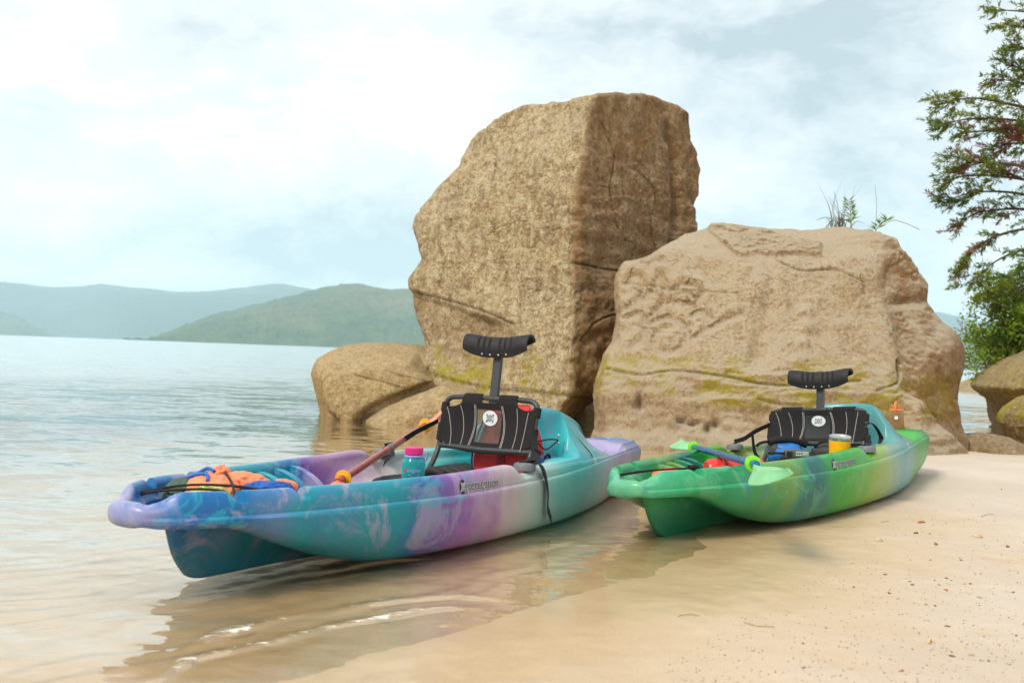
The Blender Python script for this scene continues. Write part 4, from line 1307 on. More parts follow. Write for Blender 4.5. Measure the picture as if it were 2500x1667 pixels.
def make_seat(root, tip, fab_top, window_mat, hz_, rec, wide=.245, tabs=True, s0=2.0, zb=.185, zt=.535):
    """frame with fabric back, tip = lean of the back (metres at the top), hz_ = head rest height"""
    def bp(y, w):                       # point on the back plane; w 0..1 from floor hinge to top bar
        return (s0 + .015 + tip * w, y, zb + .05 + w * (zt - zb - .05))
    W_ = wide
    pts = [(s0 - .10, W_ - .01, zb + .005), (s0 - .045, W_, zb + .022), (s0 - .005, W_, zb + .065)] + [bp(W_, w) for w in (.25, .5, .72, .86)]
    topc = [bp(W_ - .006, .93), bp(W_ - .03, .985), bp(W_ - .075, 1.0), bp(.1, 1.005), bp(0, 1.005)]
    half = pts + topc
    full = half + [(a, -b, c) for a, b, c in half[::-1][1:]]
    fr = MB().tube(spline(full, 5), .0125, 10).build('seat_frame', M_TUBE, root)
    MB().tube([bp(W_, .27), bp(0, .25), bp(-W_, .27)], .013, 10).build('cross_bar', M_TUBE, fr)
    # fabric back: bulges backwards between the posts
    def surf(u, v):                     # u across -1..1, v 0..1
        y = u * (W_ + .004)
        edge_low = .30 - .10 * (1 - abs(u) ** 2.5) + (.0 if abs(u) < .82 else .05)
        up = fab_top - (.075 * (1 - min(1, abs(abs(u) - .82) / .26) ** 2) if tabs else .0)
        w = edge_low + (up - edge_low) * v
        b = bp(y, w)
        bulge = -.016 + .050 * (1 - u * u) * math.sin(math.pi * min(1, .15 + .85 * v)) * .7
        return (b[0] + bulge, b[1], b[2])
    bk = MB()
    win = .265
    bk.sheet(lambda a, v: surf(-1 + a * (1 - win), v), 22, 18, .006)
    bk.sheet(lambda a, v: surf(win + a * (1 - win), v), 22, 18, .006)
    bk.sheet(lambda a, v: surf(-win + a * 2 * win, .87 + .13 * v), 14, 5, .006)
    bk.sheet(lambda a, v: surf(-win + a * 2 * win, .0 + .20 * v), 14, 5, .006)
    back = bk.build('backrest', M_FABRIC, root)
    MB().sheet(lambda a, v: surf(-win + a * 2 * win, .2 + .67 * v), 14, 12, .002).build('clear_window', window_mat, back)
    # sleeves where the cloth wraps the posts, and the tabs over the top bar
    for sg in (1, -1):
        for (w0, w1) in ((.34, .60), (.76, .90)):
            ps = [bp(sg * W_, w0 + (w1 - w0) * k / 4) for k in range(5)]
            MB().tube(ps, [.0185, .0195, .019, .0195, .0185], 12).build('post_sleeve', M_FABRIC, back)
        if tabs:
            y0, y1 = .055, .135
            def tabf(a, v, sg=sg):
                y = sg * (y0 + (y1 - y0) * a + .02 * (1 - v) * (a * 2 - 1))
                if v < .5:
                    q = v / .5
                    b0 = surf(y / (W_ + .004), .985); b1 = bp(y, 1.0)
                    return (b0[0] + (b1[0] - .016 - b0[0]) * q, y, b0[2] + (b1[2] - b0[2]) * q)
                q = (v - .5) / .5 * math.pi
                b1 = bp(y, 1.005)
                return (b1[0] - .016 * math.cos(q), y, b1[2] + .016 * math.sin(q))
            MB().sheet(tabf, 8, 14, .005).build('bar_tab', M_FABRIC, back)
        else:
            ps = [bp(sg * (.09 + .02 * k), 1.005) for k in range(7)]
            MB().tube(ps, .0175, 12).build('bar_tab', M_FABRIC, back)
    # stitching
    st = MB()
    for u0, u1, u2 in ((-.86, -.80, -.78), (-.60, -.66, -.58), (-.285, -.40, -.33), (-.262, -.375, -.305), (.285, .25, .36), (.31, .275, .385), (.62, .47, .52), (.90, .74, .72)):
        line = []
        for k in range(17):
            v = .03 + .93 * k / 16
            u = u2 * (1 - v) ** 2 + 2 * u1 * v * (1 - v) + u0 * v * v
            p = surf(u, v)
            line.append((p[0] - .0045, p[1], p[2]))
        st.tube(line, .0009, 5)
    tag(st.build('stitching', M_THREAD, back), kind='stuff')
    # round badge with the three blades
    cb = surf(-.02, .70)
    a = np.linspace(0, 2 * math.pi, 25)[:-1]
    mb = MB()
    def badge_pt(y, z):
        u_ = (cb[1] + y) / (W_ + .004)
        p = surf(u_, min(1, max(0, .70 + z / .26)))
        return p
    Vv = []
    for q in a:
        p = badge_pt(.040 * math.cos(q), .040 * math.sin(q)); Vv.append((p[0] - .004, p[1], p[2]))
    n_ = len(Vv)
    mb.add(Vv + [(x + .002, y, z) for x, y, z in Vv], [tuple(range(n_))] + [(k, (k + 1) % n_, n_ + (k + 1) % n_, n_ + k) for k in range(n_)])
    mb.build('round_badge', M_PALEPRINT, back, smooth=False)
    Ve, Fe = merge2(emblem2(.034))
    pe = []
    for x, y in Ve:
        p = badge_pt(-x, y); pe.append((p[0] - .0062, p[1], p[2]))
    mesh_obj('badge_emblem', pe, Fe, M_DKPRINT, back, smooth=False)
    # head rest: saddle shaped pad on a flat post
    b0 = bp(0, .96); hs = b0[0] - .012
    yo = -.012
    post = MB()
    z0, z1 = b0[2] - .02, hz_ - .03
    post.sheet(lambda a_, v: (hs + .012 + (a_ - .5) * 0 + .03 * rec * v, yo + (a_ - .5) * .040, z0 + (z1 - z0) * v), 3, 6, .020)
    hp = post.build('head_rest_post', M_TUBE, root)
    MB().box((hs + .010, yo, b0[2] + .012), (.036, .085, .020), .007).build('post_clamp', M_TUBE, hp)
    hx = hs + .012 + .03 * rec
    prof = spline([(-.030, 0, -.050), (-.036, 0, -.026), (-.030, 0, .004), (-.010, 0, .030), (.020, 0, .036), (.048, 0, .026), (.062, 0, .0)], 4)
    def pad(a_, v):
        u = -1 + 2 * a_
        q = v * (len(prof) - 1); i = min(int(q), len(prof) - 2); f_ = q - i
        p = prof[i].lerp(prof[i + 1], f_)
        gro = 0
        for gc in (-.50, -.33, -.16, .16, .33, .50):
            gro += math.exp(-((u - gc - .06 * (v - .3)) / .030) ** 2)
        puff = .011 * max(0, math.sin(math.pi * min(1, max(0, (v - .16) / .72)))) ** .6 * (1 - min(1, gro)) * (1 - abs(u) ** 8)
        r_ = 1 - .25 * abs(u) ** 6
        return (hx + (p.x - puff) * r_ + .030 * u * u * -.5, yo + u * .172, hz_ + p.z * (1 - .22 * abs(u) ** 4) + .026 * abs(u) ** 2.2 + puff * .4)
    hr = MB().sheet(pad, 90, 30, .012).build('head_rest', M_PAD, root, sharp=60)
    for u in (-.38, -.13, .13, .38):
        p = pad((u + 1) / 2, .085)
        MB().lathe([(.0, .004), (.003, .0035), (.0046, .0015), (.0046, -.002)], (p[0] - .006, p[1], p[2]), 12, axis=(-1, 0, .1)).build('rivet', M_STEEL, hr)
    return fr


def cushion(root, s0, s1, y0, y1, z):
    def top(a, v):
        s = s0 + (s1 - s0) * a; y = y0 + (y1 - y0) * v
        e = min(a, 1 - a, v, 1 - v)
        return (s, y, z + .035 * min(1, (e / .08)) ** .5 + .006 * math.sin(a * 9) * math.sin(v * 7))
    cu = MB().sheet(top, 30, 24, .012).build('seat_cushion', M_PAD, root)
    # ribbed centre pad
    sc, yc_ = s0 + (s1 - s0) * .60, (y0 + y1) / 2
    rb = MB()
    for k in range(5):
        t_ = (k - 2) / 2
        w = .085 * (1 - .45 * t_ * t_)
        pts = [(sc + t_ * .115, yc_ - w + 2 * w * j / 10, z + .050 + .016 * math.sin(math.pi * j / 10)) for j in range(11)]
        rb.tube(pts, [.004 + .018 * math.sin(math.pi * min(1, max(0, j / 10 * .9 + .05))) ** .5 for j in range(11)], 10)
    rb.build('cushion_ribs', M_PAD, cu)
    return cu


KA = dict(loc=(-1.136, 2.754, -.011), rot=(-.004, .015, 1.029))
KB = dict(loc=(.445, 3.861, -.036), rot=(-.073, -.012, .868))
blue, blue_hull, BV = make_kayak('kayak', M_BLUE, 'blue and purple swirled sit on top kayak afloat in the shallows', 'kayak', KA['loc'], KA['rot'], 'kayaks at the water edge')
green, green_hull, _ = make_kayak('kayak', M_GREEN, 'green swirled sit on top kayak with its hull resting on the sand', 'kayak', KB['loc'], KB['rot'], 'kayaks at the water edge')
MA = Matrix.Translation(KA['loc']) @ Euler(KA['rot']).to_matrix().to_4x4()
MBM = Matrix.Translation(KB['loc']) @ Euler(KB['rot']).to_matrix().to_4x4()


def loc_px(M, px, py, ax, val):
    """kayak point on a sight line where local coordinate ax equals val"""
    Mi = M.inverted()
    o_ = Mi @ Vector((0, 0, CAMH)); d = Mi.to_3x3() @ Vector(ray(px, py))
    t_ = (val - o_[ax]) / d[ax]
    return o_ + d * t_


make_seat(blue, .07, .93, M_WINDOW, .788, 1.0, wide=.25, tabs=True, s0=1.95, zt=.548)
make_seat(green, .08, .985, M_WINDOW_DK, .645, .8, wide=.268, tabs=False, s0=1.92, zt=.478)
cushion(blue, 1.42, 1.93, -.20, .21, .175)
cushion(green, 1.42, 1.93, -.20, .21, .175)
# ------------------------------------------------------------------ things carried on the kayaks
def put(o, M):
    o.matrix_world = M
    return o


def lathe_obj(name, prof, mat, parent=None, n=32):
    return MB().lathe(prof, n=n).build(name, mat, parent)


def paddle(label, A, B, r0, r1, m_shaft, m_ring, m_blade, tw0, tw1, blade_len=.45, asym=False, grp='paddles laid across the kayaks'):
    """A, B: outer drip ring positions (world); blades go on beyond both"""
    A, B = Vector(A), Vector(B)
    mid = (A + B) / 2
    root = empty('paddle', mid)
    tag(root, label, 'paddle', grp)
    ax = (B - A).normalized()
    half = (B - A).length / 2
    up = Vector((0, 0, 1)); up = (up - ax * up.dot(ax)).normalized()
    sd = ax.cross(up)
    P = lambda x, y, z: tuple(ax * x + sd * y + up * z)
    MB().tube([P(-half - .06, 0, 0), P(-half * .3, 0, 0), P(half * .3, 0, 0), P(half + .06, 0, 0)], .0155, 16).build('shaft', m_shaft, root)
    MB().tube([P(-.02, 0, 0), P(.02, 0, 0)], .0185, 16).build('ferrule', M_GREYPL, root)
    for sgn in (-1, 1):
        c = sgn * half
        mb = MB()
        for k, (x, r) in enumerate(((0, 0),)):
            ring = []
            prof = [(.0158, -.012), (.019, -.012), (.022, -.005), (.031, -.004), (.0325, .0), (.031, .004), (.022, .005), (.019, .012), (.0158, .012)]
            n = 24; Vv = []; Ff = []
            for rr, xx in prof:
                for q in range(n):
                    a_ = 2 * math.pi * q / n
                    Vv.append(P(c + xx, rr * math.cos(a_), rr * math.sin(a_)))
            m_ = len(prof)
            for i in range(m_):
                for q in range(n):
                    Ff.append((i * n + q, i * n + (q + 1) % n, ((i + 1) % m_) * n + (q + 1) % n, ((i + 1) % m_) * n + q))
            mb.add(Vv, Ff)
        mb.build('drip_ring', m_ring, root)
        tw = tw0 if sgn < 0 else tw1
        wf = tab({0: .016, .10: .035, .24: .075, .42: .094, .62: .085, .82: .058, .95: .028, 1: .004})
        def bl(u, v):
            x = .03 + (blade_len + (.12 if asym and sgn < 0 else 0)) * u
            w = float(wf(u))
            y = (v * 2 - 1) * w
            if asym and sgn < 0: y = -(v * 2 - .40) * w * .62
            z = .020 * (u ** 2) - .018 * abs(v * 2 - 1) ** 1.6 + .006 * math.exp(-((v - .5) / .06) ** 2)
            yy = y * math.cos(tw) - z * math.sin(tw); zz = y * math.sin(tw) + z * math.cos(tw)
            return P(sgn * (half + x), yy, zz)
        MB().sheet(bl, 26, 17, .006).build('blade', m_blade, root, sharp=60)
    return root


M_SH_RED = plain('red_brown_shaft', (.30, .055, .045), 0.30, 0.15, 12)
M_RING_Y = plain('yellow_rubber', (.80, .36, .01), 0.45)
M_BL_OR = plain('orange_pink_blade', (.78, .22, .12), 0.4, 0.1, 8)
M_SH_BLUE = plain('blue_shaft', (.012, .12, .30), 0.30, 0.15, 12)
M_RING_G = plain('lime_rubber', (.17, .62, .02), 0.45)
M_BL_GR = plain('mint_blade', (.21, .54, .27), 0.42, 0.1, 9)

pA = MA @ loc_px(MA, 838, 1168, 2, .25)
pB = MA @ loc_px(MA, 1038, 1038, 1, .50)
paddle('paddle with a red brown shaft and yellow rings leaning across the blue kayak', pA, pB, 0, 0, M_SH_RED, M_RING_Y, M_BL_OR, .15, .9)
qA = MBM @ loc_px(MBM, 1838, 1131, 2, .318)
qB = MBM @ loc_px(MBM, 1694, 1091, 1, .46)
paddle('paddle with a blue shaft, lime rings and mint blades lying across the green kayak', qA, qB, 0, 0, M_SH_BLUE, M_RING_G, M_BL_GR, .62, .05, .44, True)

# --- bottles and cup
def clear_plastic(name, col, dens=0.55):
    m, g = new_mat(name)
    lw = g.n('ShaderNodeLayerWeight', {0: 0.35}, 1)
    tr = g.n('ShaderNodeBsdfTransparent', {0: (*col, 1)})
    gl = g.bsdf(tuple(x * .75 for x in col), 0.12, None, 0.5)
    g.out(g.n('ShaderNodeMixShader', {0: g.mapr(lw, 0, 1, 0.30, 0.80), 1: tr, 2: gl}))
    return m


M_TEAL = clear_plastic('teal_clear_plastic', (.05, .62, .66))
M_PINK = plain('magenta_plastic', (.55, .015, .16), 0.4)
M_LILAC = plain('lilac_plastic', (.36, .30, .66), 0.4)
M_AMBER = clear_plastic('smoke_clear_plastic', (.66, .44, .25))
M_ORANGE = plain('orange_plastic', (.90, .20, .01), 0.42)
M_BRNPL = plain('brown_clear_lid', (.30, .14, .06), 0.35)
M_LABELRED = plain('red_print', (.55, .02, .05), 0.5)

p = MA @ Vector((1.372, -.06, .172))
bt = empty('water_bottle', p, (0, 0, KA['rot'][2]))
tag(bt, 'teal translucent water bottle with a magenta lid in the blue kayak', 'bottle')
bz = loc_px(MA, 1003, 1092, 1, -.06).z - .172
H = bz
body = lathe_obj('bottle_body', [(0, .0), (.040, .0), (.046, .006), (.046, .050), (.0455, .055), (.046, .060), (.046, H - .062), (.042, H - .050), (.035, H - .042), (.0335, H - .034)], M_TEAL, bt)
lathe_obj('bottle_lid', [(.0, H), (.034, H), (.037, H - .003), (.037, H - .026), (.034, H - .028), (0, H - .028)], M_PINK, bt)
lathe_obj('neck_ring', [(.034, H - .030), (.038, H - .031), (.038, H - .037), (.034, H - .038)], M_LILAC, bt)
MB().tube(spline([(.03, -.022, H - .034), (.052, -.030, H - .022), (.060, -.026, H - .040), (.052, -.018, H - .058), (.040, -.02, H - .040)], 6), .0028, 7).build('lid_loop', M_LILAC, bt)
lq = lathe_obj('water', [(0, .003), (.041, .003), (.0435, .008), (.0435, .085), (0, .085)], clear_plastic('water_in_bottle', (.10, .70, .74)), bt)


def wrap(nm, items, R_, z, ang, m, parent):
    V, F = merge2(items)
    out = [(R_ * math.cos(ang + x / R_), R_ * math.sin(ang + x / R_), z + y) for x, y in V]
    return mesh_obj(nm, out, F, m, parent, smooth=False)


camL = MA.inverted() @ Vector((0, 0, CAMH))
angb = math.atan2(camL.y + .06, camL.x - 1.372)
V, F = text_mesh('nalgene', .019, .15)
wrap('label_lettering', [(V + [-.026, 0], F)], .0472, H - .094, angb, M_LILAC, body)
a = np.linspace(0, 2 * math.pi, 15)[:-1]
wrap('label_spot', [flat_poly(np.stack([-.036 + .007 * np.cos(a), .005 + .007 * np.sin(a)], -1))], .0472, H - .094, angb, M_LABELRED, body)
wrap('label_small_print', [flat_poly([(-.02, -.012), (.026, -.012), (.026, -.0105), (-.02, -.0105)]), flat_poly([(-.012, -.018), (.020, -.018), (.020, -.0166), (-.012, -.0166)])], .0472, H - .094, angb, M_WHITEPRINT, body)

q = MBM @ Vector((3.27, .0, .282))
b2 = empty('water_bottle', q, (KB['rot'][0], KB['rot'][1], KB['rot'][2]))
tag(b2, 'smoky clear bottle with an orange strap standing on the stern of the green kayak', 'bottle')
lathe_obj('bottle_body', [(0, 0), (.042, 0), (.046, .005), (.046, .135), (.044, .146), (.038, .152)], M_AMBER, b2)
lathe_obj('bottle_lid', [(.036, .150), (.040, .153), (.040, .188), (.036, .193), (0, .193)], M_BRNPL, b2)
lathe_obj('lid_band', [(.038, .151), (.044, .152), (.044, .161), (.038, .162)], M_ORANGE, b2)
MB().tube(spline([(-.046, -.012, .150), (-.048, -.012, .175), (-.040, -.010, .198), (-.012, -.006, .207), (.010, 0, .204), (.012, 0, .196)], 5), .0065, 8).build('carry_strap', M_ORANGE, b2)
MB().box((-.0465, -.014, .105), (.004, .020, .022), .003).build('latch', M_WHITEPRINT, b2)

M_YEL = plain('yellow_powder_coat', (.86, .42, .003), 0.5)
t3 = loc_px(MBM, 2040, 1072, 1, -.20)
tb = MBM @ Vector((t3.x + .02, -.20, t3.z - .155))
tu = empty('tumbler', tb, (0.06, -.10, KB['rot'][2]))
tag(tu, 'yellow steel tumbler standing at the near side of the green kayak seat', 'cup')
tu.scale = (1.15, 1.15, 1.12)
lathe_obj('cup_body', [(0, 0), (.036, 0), (.040, .004), (.048, .138)], M_YEL, tu)
lathe_obj('steel_rim', [(.048, .138), (.0488, .140), (.0488, .155), (.0465, .156), (.0455, .146)], M_STEEL, tu)
lathe_obj('cup_lid', [(.0455, .148), (.030, .149), (.0, .149)], M_STEEL, tu)

# --- handheld radio on the seat cushion
rp = loc_px(MBM, 1945, 1113, 2, .262)
rd = empty('handheld_radio', MBM @ Vector((rp.x, rp.y, .252)), (0, 0, KB['rot'][2] - .78))
tag(rd, 'grey handheld radio lying on the green kayak seat cushion', 'radio')
mb = MB(); mb.box((0, 0, .022), (.13, .042, .044), .009)
rb_ = mb.build('radio_body', plain('radio_grey', (.085, .088, .092), 0.5), rd)
MB().box((.036, -.0218, .024), (.034, .004, .024), .001).build('screen', plain('lcd_grey', (.34, .39, .40), 0.25), rd)
for i in range(3):
    for j in range(2):
        MB().box((.006 - .011 * i + .006, -.0222, .017 + .014 * j), (.0065, .004, .0085), .001).build('button', M_PALEPRINT, rd)
for i in range(5):
    MB().box((-.046, -.0215, .011 + .0055 * i), (.030, .003, .0026), 0).build('speaker_slot', M_BLACK, rd)
MB().tube([(-.062, 0, .022), (-.085, 0, .023), (-.15, .004, .022)], [.008, .006, .0045], 10).build('antenna', M_BLACK, rd)


# --- bags
def pillow(c, size, seed, rot=(0, 0, 0), n=4, amp=.10, sq=2.6):
    U, F = ICO[n]
    r = (np.abs(U) ** sq).sum(1) ** (-1 / sq)
    V = U * r[:, None]
    V = V * (1 + amp * fbm(U, 2.2, 4, .6, seed)[:, None] * 2 - amp * 1.3 * np.maximum(0, ridged(U, 1.9, 2, seed + 3)[:, None] - .45))
    V = V * np.array(size) / 2
    R_ = np.array(Euler(rot).to_matrix())
    return V @ R_.T + np.array(c), F


def soft(name, parts, mat, parent):
    V = []; F = []; b = 0
    for v, f in parts:
        V.append(v); F.append(f + b); b += len(v)
    return fast_mesh(name, np.concatenate(V), np.concatenate(F), mat, parent)


M_RED = plain('red_nylon', (.60, .022, .022), 0.62, 0.1, 40, 0.25)
M_DKRED = plain('dark_red_webbing', (.26, .008, .02), 0.7)
M_BLUEBAG = plain('blue_coated_fabric', (.01, .13, .42), 0.45, 0.1, 30, 0.2)
M_CHAR = plain('charcoal_fabric', (.045, .045, .048), 0.8, 0.12, 60, 0.3)
lb = empty('cooler_bag', MA @ Vector((2.15, -.03, .186)), KA['rot'])
tag(lb, 'red soft cooler bag standing behind the blue kayak seat', 'bag')
mb = MB()
Vb = [(-.085, -.155, 0), (.075, -.155, 0), (.075, .135, 0), (-.085, .135, 0), (-.092, -.16, .055), (.080, -.16, .055), (.080, .14, .055), (-.092, .14, .055),
      (-.075, -.150, .105), (.075, -.150, .11), (.075, .130, .11), (-.075, .130, .105), (-.022, -.125, .205), (.030, -.125, .21), (.030, .105, .21), (-.022, .105, .205), (-.004, -.12, .235), (.012, -.12, .235), (.012, .10, .235), (-.004, .10, .235)]
Fb = [(3, 2, 1, 0)]
for k in range(4):
    b = k * 4
    for i in range(4): Fb.append((b + i, b + (i + 1) % 4, b + 4 + (i + 1) % 4, b + 4 + i))
Fb.append((16, 17, 18, 19))
bm = bmesh.new()
vs = [bm.verts.new(v) for v in Vb]
for f in Fb: bm.faces.new([vs[i] for i in f])
for v in bm.verts: v.co.z *= 1.42
bmesh.ops.bevel(bm, geom=bm.edges[:], offset=.010, segments=2, affect='EDGES')
bmesh.ops.subdivide_edges(bm, edges=bm.edges[:], cuts=1, use_grid_fill=True)
for v in bm.verts:
    nn = fbm(np.array([v.co[:]]), 14, 3)[0]
    v.co += Vector((nn * .010, nn * .006, nn * .004))
MB().bm(bm).build('bag_body', M_RED, lb, sharp=60)
for y in (-.02,):
    MB().sheet(lambda u, v: (np.interp(u, [0, .25, .45, .85, 1], [-.094, -.098, -.082, -.030, -.010]), y - .02 + .04 * v, 1.42 * np.interp(u, [0, .25, .45, .85, 1], [.004, .055, .108, .205, .238])), 14, 3, .004).build('bag_strap', M_DKRED, lb)
for sgn in (-.158, .138):
    MB().tube(spline([(-.09, sgn, .002), (-.096, sgn, .078), (-.078, sgn * .97, .153), (-.025, sgn * .82, .292)], 5), .005, 8).build('bag_piping', M_DKRED, lb)
MB().sheet(lambda u, v: (-.097 + .004 * math.sin(3 * u), -.055 + .030 * u, .020 + .016 * v), 5, 3, .003).build('reflective_tab', M_WHITEPRINT, lb)
sb = empty('stuff_sack', MA @ Vector((2.17, -.225, .19)), KA['rot'])
tag(sb, 'small blue stuff sack beside the red cooler bag in the blue kayak', 'bag')
soft('sack_body', [pillow((0, 0, .05), (.16, .12, .11), 5.0)], M_BLUEBAG, sb)
MB().tube(spline([(-.02, -.03, .100), (-.045, -.035, .115), (-.07, -.03, .100)], 5), .006, 8).build('sack_cord', M_BLACK, sb)

db = empty('dry_bag', MBM @ Vector((1.86, .13, .185)), KB['rot'])
tag(db, 'blue dry bag with a black rolled top beside the green kayak seat', 'bag')
soft('bag_body', [pillow((0, 0, .055), (.22, .20, .13), 9.0, (0, 0, .3))], M_BLUEBAG, db)
MB().tube(spline([(-.09, .055, .125), (-.04, .01, .138), (.02, -.045, .130), (.07, -.09, .105)], 6), [.020] * 19, 10).build('rolled_top', M_BLACK, db)
soft('bag_lining', [pillow((-.055, .03, .07), (.10, .09, .10), 12.0, (0, 0, .5))], M_CHAR, db)
MB().tube(spline([(-.09, .06, .13), (-.12, .085, .125), (-.15, .10, .11)], 6), .008, 8).build('buckle', M_BLACK, db)
kb = empty('duffel_bag', MBM @ Vector((1.98, -.10, .185)), KB['rot'])
tag(kb, 'charcoal duffel bag tucked under the green kayak seat back', 'bag')
soft('bag_body', [pillow((0, 0, .055), (.20, .26, .12), 15.0)], M_CHAR, kb)
MB().tube(spline([(-.08, -.07, .095), (-.10, -.03, .125), (-.10, .03, .125), (-.08, .08, .095)], 6), .006, 8).build('bag_handle', M_BLACK, kb)
rq = loc_px(MBM, 1792, 1141, 2, .245)
rr = empty('dry_bag', MBM @ Vector((min(rq.x, 1.25), rq.y, .20)), (KB['rot'][0], KB['rot'][1], KB['rot'][2]))
tag(rr, 'glossy red dry bag lying in the foot well of the green kayak', 'bag')
M_REDGL = plain('glossy_red_vinyl', (.60, .03, .03), 0.22, 0.08, 20)
mb = MB().lathe([(0, -.14), (.040, -.138), (.050, -.125), (.053, -.06), (.052, .06), (.050, .12), (.040, .138), (0, .14)], (0, 0, .04), 22, axis=(.75, -.6, 0))
mb.build('bag_body', M_REDGL, rr)
MB().lathe([(.054, -.06), (.0555, -.058), (.0555, -.050), (.054, -.048)], (0, 0, .04), 22, axis=(.75, -.6, 0), cap=False).build('welded_seam', M_DKRED, rr)

# --- life jacket under the bow cords of the blue kayak
M_LJO = plain('orange_nylon', (.85, .24, .11), 0.62, 0.08, 30, 0.25)
M_LJG = plain('olive_green_nylon', (.055, .10, .065), 0.7, 0.1, 30, 0.25)
M_LJY = plain('pale_lime_nylon', (.50, .55, .12), 0.7, 0.1, 30, 0.25)
M_LJB = plain('blue_nylon', (.012, .10, .42), 0.6, 0.1, 30, 0.25)
lj = empty('life_jacket', MA @ Vector((.48, .03, .20)), KA['rot'])
lj.scale = (.84, .84, .86)
lj.location.z += .012
tag(lj, 'crumpled orange, green and blue life jacket stuffed in the blue kayak bow', 'life jacket')
soft('orange_panel', [pillow((-.04, .04, .055), (.25, .20, .10), 2.0, (.1, -.1, .5), 5, .11), pillow((.12, .035, .060), (.20, .17, .10), 4.0, (-.1, .15, -.3), 5, .11)], M_LJO, lj)
soft('collar_panel', [pillow((.045, .10, .085), (.12, .07, .10), 6.0, (.3, 0, .4), 5, .14)], M_LJO, lj)
soft('green_panel', [pillow((-.14, .10, .055), (.19, .10, .075), 8.0, (.2, -.15, .5), 5, .15)], M_LJG, lj)
soft('lining_panel', [pillow((-.13, -.045, .042), (.20, .12, .08), 10.0, (0, .1, .2), 5, .14)], M_LJY, lj)
soft('blue_panel', [pillow((.16, -.075, .040), (.24, .10, .085), 12.0, (.1, .1, -.1), 5, .14)], M_LJB, lj)
soft('cuff_panel', [pillow((.275, -.045, .052), (.10, .05, .05), 14.0, (0, .2, -.4), 4, .1)], M_LJO, lj)
MB().tube(spline([(-.10, .145, .085), (-.07, .10, .108), (-.06, .05, .112), (-.10, -.0, .095)], 6), .007, 8).build('blue_trim', M_LJB, lj)
MB().tube(spline([(-.01, .155, .105), (.005, .12, .125), (-.005, .07, .118)], 6), .007, 8).build('blue_trim', M_LJB, lj)

# --- something orange in the green bow
ob = empty('stuff_sack', MBM @ Vector((.44, .03, .19)), KB['rot'])
ob.scale = (.9, .9, .95)
tag(ob, 'bright orange stuff sack under the bow cords of the green kayak', 'bag')
soft('sack_body', [pillow((0, 0, .045), (.18, .12, .10), 18.0)], plain('orange_ripstop', (.85, .13, .035), 0.55, 0.08, 30, 0.2), ob)
MB().tube(spline([(.06, -.03, .07), (.10, -.04, .085), (.12, -.03, .06)], 5), .005, 8).build('sack_cord', M_BLACK, ob)

# --- bow cords (part of each kayak)
def hump_line(pts, r=.0042): return MB().tube(spline(pts, 8), r, 8)


hump_line([(.20, .125, .262), (.30, .03, .288), (.40, -.08, .288), (.52, -.235, .266)]).build('bungee_cord', M_CORD, blue)
hump_line([(.30, -.20, .258), (.38, -.10, .294), (.47, .03, .312), (.54, .12, .300), (.52, .262, .258)]).build('bungee_cord', M_CORD, blue)
hump_line([(.20, .128, .256), (.24, .05, .275), (.30, -.06, .285), (.33, -.12, .282)]).build('bungee_cord', M_CORD, blue)
hump_line([(.18, .115, .268), (.28, .02, .282), (.42, -.12, .284), (.512, -.255, .268)]).build('bungee_cord', M_CORD, green)
hump_line([(.21, .135, .262), (.33, .03, .278), (.46, -.10, .280), (.512, -.25, .262)]).build('bungee_cord', M_CORD, green)
kn = MB()
for k in range(5):
    a_ = k * .8
    kn.tube([(.405 + .006 * k + .003 * math.cos(t_), -.105 - .006 * k + .008 * math.cos(t_), .288 + .009 * math.sin(t_)) for t_ in np.linspace(0, 2 * math.pi, 13)[:-1]],   .004, 6, closed=True)
tag(kn.build('cord_knot', M_CORD, green), kind='stuff')


def ribbon(pts, w, side, thick=.003, twist=0.0, name='strap', parent=None, mat=M_BLACK, n=6):
    P_ = spline(pts, n)
    sd = Vector(side).normalized()
    def fn(u, v):
        q_ = u * (len(P_) - 1); i = min(int(q_), len(P_) - 2)
        p_ = P_[i].lerp(P_[i + 1], q_ - i)
        tg = (P_[i + 1] - P_[i]).normalized()
        s2 = (sd - tg * sd.dot(tg)).normalized()
        a_ = twist * u
        nn_ = tg.cross(s2)
        return p_ + (s2 * math.cos(a_) + nn_ * math.sin(a_)) * (v - .5) * w
    return MB().sheet(fn, len(P_) * 2, 3, thick).build(name, mat, parent, sharp=70)


# seat straps
ribbon([(1.725, .368, .315), (1.80, .345, .330), (1.88, .315, .375), (1.985, .262, .430)], .024, (0, .4, 1), name='seat_strap', parent=blue, twist=.9)
ribbon([(1.74, .36, .312), (1.70, .335, .285), (1.66, .30, .262), (1.60, .27, .25)], .024, (0, .5, 1), name='strap_tail', parent=blue, twist=2.5)
hp_ = [loc_px(MA, *q) for q in ((1288, 1128, 1, -.375), (1308, 1126, 1, -.405), (1322, 1140, 1, -.428), (1333, 1168, 1, -.432), (1338, 1205, 1, -.436), (1338, 1240, 1, -.432), (1346, 1268, 1, -.425))]
ribbon([(1.985, -.262, .40), (1.93, -.30, .345), (1.86, -.345, .312)] + [tuple(p_) for p_ in hp_], .040, (1, 0, .0), name='seat_strap', parent=blue, twist=-.5)
MB().box((1.93, -.305, .335), (.045, .030, .018), .005, (0, .5, -.5)).build('strap_buckle', M_BLACK, blue)
MB().tube(spline([(2.02, -.265, .36), (2.10, -.262, .33), (2.26, -.235, .36)], 6), .0035, 7).build('bungee_cord', M_CORD, blue)
MB().tube(spline([(2.02, -.265, .37), (2.12, -.265, .375), (2.26, -.235, .365)], 6), .0035, 7).build('bungee_cord', M_CORD, blue)
MB().tube(spline([(1.98, -.25, .26), (2.10, -.262, .255), (2.25, -.24, .262)], 6), .0035, 7).build('bungee_cord', M_CORD, blue)
